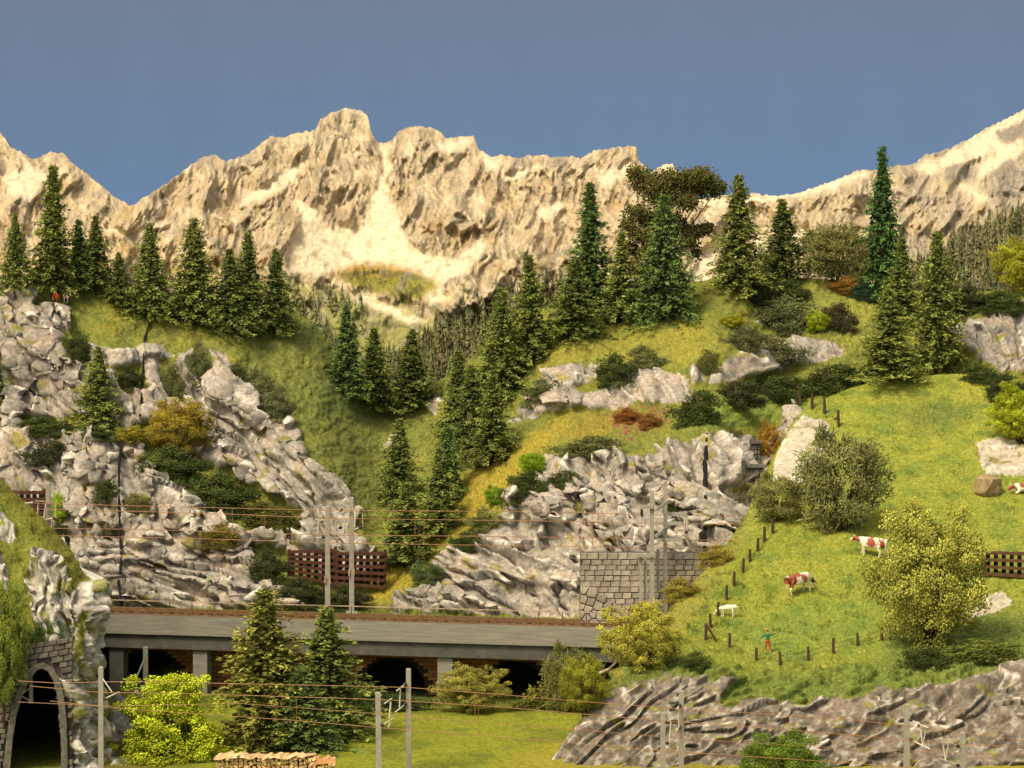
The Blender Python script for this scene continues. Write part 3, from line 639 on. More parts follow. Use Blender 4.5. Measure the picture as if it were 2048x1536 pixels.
def trunk_mesh(h=1.0, r0=.018):
    mb = MB(); mb.tube([(0, 0, -.06), (0.002, 0, .3*h), (-.003, .002, .97*h)], r0, 7, r2=.002); me = mb.mesh('trunk', True); me.materials.append(M['bark']); return me
def foam_mesh(seed, ntip=62, per=46, size=.024, blob=.135, bias=.45, flat=0., stems=0, cvar=.35, name='foliage', topc=(1.25, 1.25, 1.0), thin=0, cone=0):
    """crumbly foliage: blobs of small crumbs round the twig tips of a lumpy dome, unit box, base at z = 0"""
    r = np.random.default_rng(seed); u = unitv(ntip, r); rad = r.uniform(.25, 1, ntip)**bias
    lump = 1-.22*np.sin(u[:, 0]*4+seed)*np.cos(u[:, 1]*5+seed*1.7)-.14*r.uniform(0, 1, ntip)
    tip = u*(rad*lump)[:, None]*(.5-blob*.55); tip[:, 2] = tip[:, 2]+.5
    if flat: tip[:, 2] = np.abs(u[:, 2])*rad*(1-blob)
    if cone: tip[:, 2] = r.uniform(.04, .94, ntip)**1.15; tip[:, :2] *= (np.clip(1.12-cone*tip[:, 2], .12, 2)/np.maximum(.35, np.sqrt(np.clip(1-(2*tip[:, 2]-1)**2, 0, 1))*0+1))[:, None]
    b = blob*r.uniform(.6, 1.25, ntip)
    q = unitv(ntip*per, r)*(r.uniform(0, 1, ntip*per)**.45)[:, None]
    c = np.repeat(tip, per, 0)+q*np.repeat(b, per)[:, None]*np.array((1, 1, .85))
    bc = np.repeat(r.uniform(1-cvar, 1+cvar, ntip), per); hl = np.clip(.5+.5*q[:, 2]+.25*(c[:, 2]-.5), 0, 1)  # crumbs grow paler toward the top of each blob and of the crown
    col = np.ones((len(c), 3))*bc[:, None]*(.72+.38*hl*np.array(topc)[None].T).T*(1+r.normal(size=(len(c), 1))*.12)
    V, T = lumps(c, size*r.uniform(.6, 1.3, len(c)), r); Q = None; colv = np.repeat(col, 6, 0)
    if thin:
        ii = r.integers(0, len(c), thin); dd = unitv(thin, r)*.8+np.array((0, 0, .5)); dd /= np.linalg.norm(dd, axis=1, keepdims=True)
        V3, Q = diamonds(c[ii], dd, r.uniform(.06, .14, thin), .014, r); n0 = len(V3); V = np.concatenate([V3, V]); T = T+n0
        colv = np.concatenate([np.repeat(col[ii]*.9, 4, 0), colv])
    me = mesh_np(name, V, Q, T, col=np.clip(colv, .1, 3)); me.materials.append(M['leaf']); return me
def stem_mesh(seed, n=6):
    r = random.Random(seed); mb = MB()
    for i in range(n):
        a = r.uniform(0, 6.28); q = r.uniform(.08, .22)
        mb.tube([(0, 0, -.12), (q*.35*math.cos(a), q*.35*math.sin(a), .25), (q*math.cos(a), q*math.sin(a), r.uniform(.5, .8))], .022, 5, r2=.006)
    me = mb.mesh('stem', True); me.materials.append(M['bark']); return me
SPR = [spruce_mesh(11, .20), spruce_mesh(12, .235, ragged=.35), spruce_mesh(13, .175, droop=.7), spruce_mesh(14, .22, dense=1.15), spruce_mesh(15, .19, ragged=.4, droop=1.3), spruce_mesh(16, .21, ragged=.5, droop=.5, dense=.8), spruce_mesh(17, .2, ragged=.3, droop=1.6, dense=.9)]
SPR_R = [.20, .235, .175, .22, .19, .21, .20]
TRUNK = trunk_mesh()
FOAM = [foam_mesh(21, 190, 110, .0090, .085), foam_mesh(22, 210, 100, .0088, .08), foam_mesh(23, 180, 118, .0090, .092), foam_mesh(24, 240, 92, .0087, .075, bias=.6)]
CONE = [foam_mesh(25, 300, 90, .0085, .068, cone=.62)]
BUSHY = [foam_mesh(31, 170, 50, .0115, .095, thin=2200), foam_mesh(32, 190, 46, .0112, .09, thin=2200)]
MATS = [foam_mesh(41, 80, 60, .015, .14, flat=1, thin=1500), foam_mesh(42, 90, 54, .016, .13, flat=1, thin=900), foam_mesh(43, 84, 60, .017, .15, flat=1, thin=400)]
STEM = [stem_mesh(1), stem_mesh(2)]
def spruce(l, x, yb, yt, w, tone, label, kind=None, group='spruce trees on the hillsides', lean=0):
    p = at(l, x, yb); h = (yb-yt)*p.y/F*1.02; wd = w*p.y/F
    k = kind if kind is not None and random.random() < .6 else random.randrange(7)
    e = empty('spruce_tree', p, 0, label, 'tree', group)
    s = 1.52*wd/(2*SPR_R[k]*1.02); e.scale = (s, s, h); e.rotation_euler = (random.uniform(-.02, .02), lean+random.uniform(-.015, .015), random.uniform(0, 6.28))
    c = link('crown', SPR[k], parent=e); t = link('trunk', TRUNK, parent=e)
    v = random.uniform(.88, 1.12); c.color = (tone[0]*v, tone[1]*v, tone[2]*v, 1); return e
OLV, GRN, BLU, DRK = (1.16, 1.26, .98), (1.05, 1.2, .95), (.72, 1.05, .95), (.85, .98, .8)
SPRUCES = [
 ('B',28,566,420,66,GRN,'bushy spruce on the left hilltop nearest the left picture edge',1),
 ('B',108,570,325,80,OLV,'tallest spruce on the left hilltop, rising above the mountains',2),
 ('B',155,572,432,56,BLU,'slim bluish spruce just right of the tallest left hilltop spruce',2),
 ('B',192,576,432,66,DRK,'dark brownish slim spruce beside the bluish one on the left hilltop',4),
 ('B',238,606,507,52,DRK,'smallest spruce on the left hilltop, in a row of taller ones',0),
 ('B',298,634,452,92,GRN,'spruce with drooping dark green skirt above the black gap line',1),
 ('B',388,645,440,100,OLV,'broad olive spruce in the middle of the left hilltop row',3),
 ('B',462,660,500,92,DRK,'shorter dark spruce leaning against a taller one on the left hill',3),
 ('B',497,655,465,76,GRN,'taller green spruce behind the dark one on the left hill',0),
 ('B',551,664,503,72,DRK,'rightmost spruce of the left hilltop row, at the brink of the valley',0),
 ('B',196,858,695,92,OLV,'lone olive spruce growing on the left rock cliff',1),
 ('B',-6,850,690,60,DRK,'dark spruce cut by the left picture edge beside the cliff',1),
 ('B',695,795,612,70,BLU,'thin pale topped bluish spruce leftmost in the valley',2),
 ('B',746,818,657,76,GRN,'dark spruce between the bluish and the splayed spruce in the valley',0),
 ('B',822,822,662,92,DRK,'spruce with splayed lower twigs right of centre in the valley',1),
 ('B',918,872,703,72,GRN,'spruce with slim tip behind the valley clump',2),
 ('B',944,905,735,92,DRK,'broad dark spruce in the middle of the valley clump',3),
 ('B',1003,800,582,96,GRN,'tall dark spruce at the left end of the right hill row',0),
 ('B',1062,730,517,84,OLV,'olive spruce standing on the grassy edge of the right hill',4),
 ('B',985,928,755,88,OLV,'spruce at the lower front of the valley clump above the ochre grass',4),
 ('B',797,1010,842,92,GRN,'spruce with dark crown behind the lowest valley spruce',0),
 ('B',812,1132,970,104,OLV,'lowest spruce in the valley, beside the brown snow fence',4),
 ('B',893,1010,850,74,BLU,'blue green spruce behind the olive one in the lower valley',2),
 ('B',880,1072,900,86,OLV,'olive spruce second lowest in the valley above the track wires',0),
 ('B',1150,672,520,96,DRK,'dark broad spruce below the tall bluish spruce on the right hill',3),
 ('B',1180,620,372,88,BLU,'tall bluish spruce left of the spreading dark tree',2),
 ('B',1240,642,468,80,OLV,'ragged olive spruce in front of the spreading dark tree trunk',4),
 ('B',1328,638,395,112,BLU,'big blue green spruce covering the spreading dark tree',3),
 ('B',1478,582,355,102,OLV,'pointed spruce against the snowfield on the right hilltop',0),
 ('B',1566,556,403,100,DRK,'squat dark green spruce beside the round olive bush on the hilltop',1),
 ('B',1765,592,302,84,(.52,.95,.85),'tallest spiky blue green spruce on the right against the sky',4),
 ('B',1803,648,480,72,GRN,'spruce right below the tallest spiky spruce',0),
 ('P',1777,758,580,98,OLV,'spruce at the top edge of the pasture, left of a pair',0),
 ('B',1870,742,470,108,OLV,'tall olive spruce right of the pair above the pasture',3),
 ('B',1895,640,520,60,DRK,'dark spruce half hidden behind the tall olive spruce above the pasture',0),
 ('M',532,1492,1183,196,(1.2,1.15,.75),'tall olive brown spruce in front of the bridge, left of two',3),
 ('M',655,1475,1218,180,(1.05,1.15,.8),'green spruce in front of the bridge, right of two',1),
 ('M',606,1500,1335,122,(.85,1.15,1.0),'short bluish spruce at the foot of the two bridge spruces',3),
]
for a in SPRUCES: spruce(*a[:7], kind=a[7])
def bush(l, x0, x1, y0, y1, kind, colr, label, name='bush', cat='bush', group='bushes and shrubs', dep=.8, back=0, sink=.08):
    cx = (x0+x1)/2; q = at(l, cx, y1); D = q.y+back; p = PV(cx, y1, D)
    W = (x1-x0)*D/F; H = (y1-y0)*D/F
    e = empty(name, p-Vector((0, 0, sink*H)), 0, label, cat, group); e.scale = ((W*1.14, W*dep, H*(1.06+sink)) if kind != 'mat' else (W*1.3, W*dep, H*(1.02+sink)))
    lib = {'foam': FOAM, 'cone': CONE, 'bushy': BUSHY, 'mat': MATS}[kind]; me = random.choice(lib)
    f = link('foliage', me, parent=e); f.rotation_euler.z = random.choice((0, math.pi)); f.color = (*colr, 1)
    s = link('stem', random.choice(STEM), parent=e)
    return e
YEL, YGR, LIME, OLB, MDK, MGR, MBR = (.40, .37, .05), (.30, .36, .03), (.30, .46, .02), (.13, .14, .035), (.050, .062, .022), (.062, .085, .022), (.075, .068, .03)
BUSHES = [
 # left cliff
 ('B',285,420,795,915,'foam',(.30,.24,.03),'yellow green bush hanging over the left rock cliff'),
 ('B',232,300,850,890,'foam',(.28,.25,.03),'small yellow tuft left of the hanging yellow green bush'),
 ('B',275,425,885,965,'mat',MGR,'dark green shrub mat directly under the hanging yellow green bush'),
 ('B',370,520,935,1030,'mat',MGR,'green shrub mat sloping down the middle of the left cliff'),
 ('B',470,608,990,1062,'mat',(.095,.10,.022),'olive shrub mat at the lower end of the green slope above the wires'),
 ('B',125,182,655,712,'mat',MGR,'dark bush in the notch of the upper left rocks'),
 ('B',228,290,725,780,'mat',MDK,'dark bush left of the black gap on the left cliff'),
 ('B',318,366,716,796,'mat',(.14,.155,.05),'upright green shrub right of the black gap on the left cliff'),
 ('B',370,422,675,755,'mat',(.13,.15,.06),'shrub on the upper rim of the left cliff'),
 ('B',440,500,725,760,'mat',MGR,'small dark shrub left of the long rim shrub'),
 ('B',480,560,725,800,'mat',(.14,.155,.065),'long grey green shrub on the right rim of the left cliff'),
 ('B',520,592,775,842,'mat',(.125,.14,.06),'lower end of the shrubs down the right rim of the left cliff'),
 ('B',40,165,825,872,'mat',MGR,'wide low shrub below the lone cliff spruce'),
 ('B',55,140,870,925,'mat',MDK,'dark shrub hanging beneath the wide low shrub at left'),
 ('B',160,230,850,880,'mat',MGR,'shrub around the foot of the lone cliff spruce'),
 ('B',186,240,950,1000,'mat',MGR,'round shrub left of the black gap on the pale rock tower'),
 ('B',238,308,980,1025,'mat',(.15,.15,.05),'shrub right of the black gap on the pale rock tower'),
 ('B',185,240,1035,1072,'mat',MBR,'brownish shrub low on the pale rock tower'),
 ('B',398,482,1042,1092,'mat',(.17,.145,.025),'yellowish shrub on the rock below the wires'),
 ('B',405,440,1080,1110,'mat',(.14,.12,.02),'little yellow tuft beneath the yellowish shrub'),
 ('B',101,138,985,1048,'bushy',LIME,'bright lime green bush beside the left snow fence'),
 ('B',95,140,1040,1075,'mat',MDK,'dark shrub below the lime green bush'),
 ('B',495,580,1092,1165,'mat',MDK,'dark shrub at the left end of the double snow fence'),
 ('B',545,660,1148,1212,'mat',MDK,'dark ivy under the left half of the double snow fence'),
 ('B',640,745,1165,1220,'mat',MDK,'dark ivy under the right half of the double snow fence'),
 ('B',820,886,1120,1178,'bushy',(.11,.15,.05),'round dark green bush beside the lowest valley spruce'),
 # right hill
 ('B',1010,1092,930,1005,'mat',MGR,'dark bush on the left brow of the right cliff'),
 ('B',1035,1095,905,950,'bushy',(.22,.36,.02),'bright green tuft on the brow of the right cliff'),
 ('B',968,1010,970,1010,'bushy',(.18,.30,.02),'bright green tuft lower left beside the right cliff'),
 ('B',1085,1160,932,978,'mat',MGR,'dark bush right of the bright tuft on the cliff brow'),
 ('B',930,1000,1010,1068,'mat',(.15,.17,.05),'olive bush beside the wires left of the right cliff'),
 ('B',898,960,1060,1100,'mat',MGR,'dark low shrub at the foot of the olive bush'),
 ('B',1042,1124,752,808,'mat',(.12,.145,.055),'shrub on the left end of the upper rock band'),
 ('B',1188,1275,700,768,'mat',MGR,'shrub between two rocks of the upper rock band'),
 ('B',1258,1325,680,735,'mat',(.15,.165,.06),'greyer shrub uphill of the upper rock band'),
 ('B',1118,1242,862,912,'mat',(.14,.155,.055),'wide shrub on the grass above the right cliff'),
 ('B',1332,1396,975,1022,'mat',MGR,'dark shrub on the cliff beside the mast tops'),
 ('B',1180,1240,1040,1070,'mat',(.10,.105,.025),'small olive shrub in the middle of the right cliff'),
 ('B',1350,1440,765,845,'mat',MGR,'left end of the dark shrub row under the rock band'),
 ('B',1415,1530,750,812,'mat',MDK,'dark shrub row piece left of its middle'),
 ('B',1500,1620,742,806,'mat',MGR,'dark shrub row piece right of its middle'),
 ('B',1600,1730,716,780,'mat',MGR,'right end of the dark shrub row by the pasture top'),
 ('B',1395,1440,690,745,'mat',OLB,'olive shrub at the gap between the rock bands'),
 ('B',1450,1520,640,700,'mat',(.13,.14,.06),'shrub right of the yellow tuft above the rocks'),
 ('B',1440,1490,628,658,'bushy',(.32,.33,.02),'bright yellow tuft on the upper right hill'),
 ('B',1610,1658,622,665,'bushy',(.28,.36,.02),'bright yellow green tuft beside a brownish shrub'),
 ('B',1500,1640,585,665,'mat',(.13,.15,.06),'large grey green shrub on the upper right hill'),
 ('B',1545,1622,555,610,'mat',MGR,'green shrub under the squat dark spruce'),
 ('B',1478,1560,560,612,'mat',MDK,'dark shrub right of the pointed hilltop spruce'),
 ('B',1640,1712,595,662,'mat',MBR,'brownish shrub right of the bright yellow green tuft'),
 ('B',1470,1600,655,722,'mat',(.14,.15,.07),'low twiggy shrub over the pale rocks'),
 ('B',1595,1742,448,562,'bushy',(.21,.215,.07),'round olive bush on the right hilltop skyline'),
 ('B',1690,1745,495,575,'bushy',(.18,.175,.06),'brown olive bush against the spiky spruce'),
 ('B',1655,1725,550,585,'mat',(.28,.15,.03),'rusty dry twigs on the hilltop'),
 ('B',1700,1770,560,600,'mat',(.03,.06,.03),'dark low conifer skirt under the spiky spruce'),
 ('B',1890,1990,565,622,'mat',MDK,'dark shrub below the far forest on the right'),
 ('B',1960,2060,572,625,'mat',MGR,'green shrub in front of the yellow hilltop bush'),
 ('B',1985,2120,470,582,'foam',(.34,.34,.03),'yellow green bush on the hilltop at the right picture edge'),
 ('P',1925,2005,722,765,'mat',MGR,'shrub at the top of the pasture below the right rock'),
 ('P',1968,2060,742,800,'mat',MDK,'dark shrub above the bright green bush at the right edge'),
 ('P',1975,2110,768,885,'foam',(.34,.40,.025),'bright green bush over the boulder rock at the right edge'),
 # pasture
 ('P',1595,1772,855,1062,'bushy',(.21,.225,.08),'large olive green bush in the middle of the pasture'),
 ('P',1500,1610,945,1042,'bushy',(.235,.24,.08),'loose olive bush left of the large olive one'),
 ('P',1740,1975,1000,1300,'foam',(.37,.38,.075),'big yellow bush on the pasture in front of a cow'),
 ('P',1205,1368,1198,1338,'foam',(.43,.41,.065),'yellow bush at the right end of the bridge'),
 ('P',1120,1215,1308,1430,'foam',(.25,.26,.03),'green yellow bush below the right end of the bridge'),
 ('M',862,1012,1325,1425,'foam',(.31,.29,.06),'olive yellow bush in front of a bridge pier'),
 ('M',1085,1200,1285,1425,'bushy',(.17,.18,.055),'tall dark olive bush behind the green yellow bush'),
 ('B',1512,1562,842,930,'foam',(.36,.20,.03),'orange brown bush above the pale rock slab'),
 ('P',1395,1470,1085,1130,'mat',(.30,.25,.04),'dry yellow shrub on the pasture edge by the masts'),
 ('P',1325,1400,1150,1200,'mat',(.27,.23,.04),'dry yellow shrub on the slope beside the bleached log'),
 ('P',1355,1425,1300,1345,'mat',MGR,'dark shrub at the brink left below the fence corner'),
 ('P',1800,1900,1285,1338,'mat',MGR,'dark green shrub below the big yellow bush'),
 ('P',1880,2048,1270,1320,'mat',(.14,.17,.035),'wide green shrub on the slope at the right edge'),
 ('P',1640,1690,875,905,'mat',OLB,'small shrub over the pale rock slab'),
 ('B',1225,1285,812,845,'mat',(.26,.10,.03),'rusty red shrub on the red patch above the right cliff'),
 ('B',1275,1325,822,856,'mat',(.24,.12,.035),'brownish red shrub lower right on the red patch'),
 # foreground
 ('M',196,490,1358,1600,'cone',(.42,.50,.025),'bright yellow green foreground tree beside the woodpile'),
 ('P',1478,1650,1468,1610,'foam',(.13,.20,.025),'green bush in front of the brown layered rock'),
 ('T',-34,50,1185,1425,'foam',(.20,.25,.04),'tall green weeds on the rock left of the tunnel arch'),
 ('T',62,128,1225,1285,'mat',(.10,.16,.04),'dark green shrub over the tunnel arch'),
 ('T',118,170,1205,1250,'mat',(.27,.25,.03),'yellow moss shrub on the rock right of the arch'),
 ('M',290,390,1325,1372,'mat',MGR,'dark weeds under the bridge at left'),
 ('M',520,600,1355,1400,'mat',MGR,'low weeds under the bridge behind the spruces'),
 ('M',700,850,1372,1420,'mat',(.05,.075,.022),'low dark weeds in front of the brick arch'),
]
BUSH_Y = {'P': 0}
for b in BUSHES:
    l, x0, x1, y0, y1, kd, c, lab = b
    fr = lab.startswith(('bright yellow green foreground', 'green bush in front of the brown'))
    e = bush(l, x0, x1, y0, y1, kd, c, lab, name='tree' if fr and l == 'M' else ('shrub' if kd == 'mat' else 'bush'), cat='tree' if fr and l == 'M' else ('shrub' if kd == 'mat' else 'bush'), dep=.55 if kd == 'mat' else .8)
    if fr and l == 'M': pp = PV((x0+x1)/2, y1, 203); e.location = pp
    if 'tall green weeds' in lab: e.location = PV((x0+x1)/2, y1, 197.2)
    if fr and l == 'P': pp = PV((x0+x1)/2, y1, 197.5); e.location = pp
# fallen conifer on the meadow
_p = at('M', 1085, 1420); e = empty('fallen_spruce', _p+Vector((1.4, .3, 1.9)), 0, 'toppled olive conifer lying across the meadow edge by the bridge', 'tree')
c = link('crown', SPR[1], parent=e); t = link('trunk', TRUNK, parent=e); c.color = (1.3, 1.2, .8, 1)
e.scale = (6.2, 6.2, 6.4); e.rotation_euler = (.15, math.radians(-118), 0)
# spreading dark tree on the skyline
def spreading_tree():
    b = at('B', 1290, 600); D = b.y+.5; e = empty('spreading_tree', b, 0, 'spreading dark brown green tree with bare limbs on the right hilltop', 'tree'); r = np.random.default_rng(77)
    clouds = [(1285,360,30,28),(1310,372,36,26),(1345,358,40,24),(1375,372,42,30),(1400,352,34,22),(1412,372,40,26),(1435,378,20,16),(1268,345,18,14),(1330,395,44,22),(1275,425,32,20),(1300,440,28,18),(1375,405,28,20),(1255,450,22,14),(1280,470,30,16),(1395,462,34,14),(1412,455,20,12),(1378,482,22,22),(1393,505,12,16),(1262,498,20,16),(1300,505,24,18),(1345,450,30,30),(1275,540,16,14)]
    cs = []; lim = MB(); o = np.array(b)
    for i, (x, y, rx, ry) in enumerate(clouds):
        dd = D+r.uniform(-1.2, 1.2); c = P(x, y, dd); n = int(13*rx*ry/10); q = unitv(n, r)*(r.uniform(0, 1, n)**.55)[:, None]*(1.02+.14*r.normal(size=(n, 1)))
        cs.append(c-o+q*np.array((rx, rx*.8, ry))*D/F)
        if True:
            base = P(1300+(x-1300)*.12, 560, D); mid = P(1300+(x-1300)*.5, (y+520)/2+22, (D+dd)/2)
            lim.tube([Vector((base-o).tolist()), Vector((mid-o).tolist()), Vector((c-o).tolist())], .13, 6, r2=.03)
    lim.tube([Vector((0, 0, -.5)), Vector((P(1282, 560, D)-o).tolist()), Vector((P(1300, 500, D)-o).tolist()), Vector((P(1330, 400, D)-o).tolist())], .22, 8, r2=.05)
    c = np.concatenate(cs); V, T = lumps(c, r.uniform(.06, .14, len(c)), r)
    col = np.repeat(np.array((.125, .125, .034))*r.uniform(.6, 1.45, (len(c), 1)), 6, 0)
    me = mesh_np('crown', V, None, T, col=col); link('crown', me, M['leaf'], e); lim.build('trunk', M['bark'], e, True)
spreading_tree()
# far forest on the lower mountain slopes: nobody could count it
def forest():
    r = np.random.default_rng(5); Vs = []; Ts = []; Cs = []; n0 = 0
    polys = [([(560,585),(640,575),(740,600),(720,680),(700,730),(620,700),(570,620)], 75), ([(820,690),(860,655),(905,625),(970,600),(1060,565),(1160,560),(1160,660),(1000,760),(860,775),(790,770),(740,720)], 620),
             ([(1800,575),(1835,530),(1880,495),(1950,455),(2060,415),(2160,420),(2160,640),(1800,610)], 900), ([(1230,560),(1330,545),(1400,555),(1400,590),(1230,600)], 40), ([(60,560),(300,545),(300,600),(60,600)], 60)]
    for poly, n in polys:
        pa = np.array(poly, float); k = 0
        while k < n:
            x = r.uniform(pa[:, 0].min(), pa[:, 0].max()); y = r.uniform(pa[:, 1].min(), pa[:, 1].max())
            if not inpoly(np.array([x]), np.array([y]), poly)[0]: continue
            k += 1; p = np.array(mount_at(x, y+12)); h = r.uniform(1.6, 3.2); w = h*r.uniform(.17, .25); m = 40
            zz = r.uniform(0, 1, m)**1.2; aa = r.uniform(0, 6.283, m); rr = w*(1-zz)*r.uniform(.5, 1.1, m)
            a = p+np.stack([rr*.2*np.cos(aa), rr*.2*np.sin(aa), zz*h*.92+.08*h], -1)
            bq = p+np.stack([(rr+.03)*np.cos(aa-.6), (rr+.03)*np.sin(aa-.6), zz*h*.92-.10*h], -1); cq = p+np.stack([(rr+.03)*np.cos(aa+.6), (rr+.03)*np.sin(aa+.6), zz*h*.92-.10*h], -1)
            Vs.append(np.stack([a, bq, cq], 1).reshape(-1, 3)); Ts.append(n0+np.arange(3*m).reshape(-1, 3)); n0 += 3*m
            base = np.array([(.17, .155, .07), (.145, .15, .065), (.20, .22, .095)][r.integers(0, 3)])*r.uniform(.7, 1.2); Cs.append(np.tile(base, (3*m, 1)))  # distance haze is mixed into these tree colours
    o = link('forest', mesh_np('forest', np.concatenate(Vs), None, np.concatenate(Ts), col=np.concatenate(Cs)), M['leaf']); tag(o, 'hazy brown green conifer forest on the lower mountain slopes', kind='stuff')
forest()
# grass blades over the turf
def turf(l, n, hmin, hmax, name, label, seed):
    L = LAYERS[l]; r = np.random.default_rng(seed); ok = (L.rock < .5) & L.valid & (L.PX > -20) & (L.PX < 2070) & (L.PY < 1580)
    V = L.V[ok]; C = L.C[ok]; i = r.integers(0, len(V), n); c = V[i]+r.normal(size=(n, 3))*np.array((.06, .08, .02)); h = r.uniform(hmin, hmax, n); tuft = sstep(.18, .34, fbm(c[:, 0]/1.3, c[:, 1]/1.7, seed+900, 3)+.25*perlin(c[:, 0]/.35, c[:, 1]/.4, seed+950)); h = h*(1+1.3*tuft)
    d = r.normal(size=(n, 3))*np.array((.45, .45, .15))+np.array((0, 0, 1.)); d /= np.linalg.norm(d, axis=1, keepdims=True)
    a = r.uniform(0, 6.283, n); s = np.stack([np.cos(a), np.sin(a), a*0], -1)*r.uniform(.012, .03, n)[:, None]
    T = np.stack([c-s, c+s, c+d*h[:, None]], 1).reshape(-1, 3); col = np.repeat(np.clip(C[i], 0, 1)*r.uniform(.7, 1.35, (n, 1))*(1-.35*tuft[:, None]*np.array((1, .75, .9))), 3, 0)
    o = link(name, mesh_np(name, T, None, np.arange(3*n).reshape(-1, 3), col=col), M['blade']); tag(o, label, kind='stuff')
turf('P', 170000, .05, .15, 'grass', 'short grass fibres on the cow pasture', 1)
turf('B', 150000, .07, .22, 'grass', 'grass fibres on the back hills', 2)
turf('M', 60000, .04, .10, 'grass', 'short grass fibres on the meadow', 3)
turf('T', 16000, .05, .16, 'grass', 'grass fibres on the tunnel hill', 4)
# ---------------------------------------------------------------- railway bridge
BA = PV(200, 1230, 238.0); BA.z = 11.45; BB = PV(1210, 1258, 228.6); BANG = math.atan2(BB.y-BA.y, BB.x-BA.x)
def local_bridge(px, py, ly):
    """deck-frame x of a pixel column at depth offset ly"""
    D = float(deckD(px))+ly; x = (px-1024)/F*D; c, s = math.cos(BANG), math.sin(BANG)
    t = (x-BA.x+s*ly)/c; return t
br = empty('railway_bridge', BA, BANG, 'grey concrete railway bridge spanning the valley on square piers', 'bridge')
X0, X1 = -7.0, 47.0
mb = MB(); mb.box(X0, X1, 0, .55, -1.62, 0, .03); mb.build('parapet', M['concrete'], br)
mb = MB(); mb.box(X0, X1, .03, .70, .003, .055); mb.build('coping', M['rust'], br)
mb = MB(); mb.box(X0, X1, .28, 4.4, -2.82, -1.63); mb.build('girder', M['concrete_dark'], br)
mb = MB(); mb.box(X0, X1, .56, 5.6, -.32, -.05); mb.build('deck', M['ballast'], br)
for px in (232, 400, 891):
    x = local_bridge(px, 1340, .9); mb = MB(); mb.box(x-.62, x+.62, .55, 1.75, -7.2, -2.825, .04); mb.build('pier', M['concrete'] if px > 300 else M['concrete_dark'], br)
rail_posts = None
for i in range(27):
    mb = MB(); mb.box(-.035, .035, .30, .37, .056, 1.12); 
    if rail_posts is None: rail_posts = mb.mesh('railing_post')
    o = link('railing_post', rail_posts, None if rail_posts.materials else M['rust'], br); o.location.x = X0+1.2+i*1.97
mb = MB(); mb.box(X0, X1, .29, .38, 1.121, 1.19); mb.build('handrail', M['deadwood'], br)
mb = MB(); mb.box(X0, X1, .31, .36, .50, .54); mb.build('middle_rail', M['rust'], br)
tr = empty('railway_track', BA, BANG, 'rusty railway track running across the concrete bridge', 'railway track')
sl_me = None
for k, y0 in enumerate((.75,)):
    for y in (y0+.5, y0+1.95):
        mb = MB(); mb.box(X0, X1, y-.08, y+.08, .06, .22); mb.build('rail', M['rust'], tr)
    for i in range(60):
        if sl_me is None:
            mb = MB(); mb.box(-.13, .13, 0, 2.5, -.045, .058); sl_me = mb.mesh('sleeper'); sl_me.materials.append(M['brownwood'])
        o = link('sleeper', sl_me, None, tr); o.location = (X0+.4+i*.88, y0, 0)
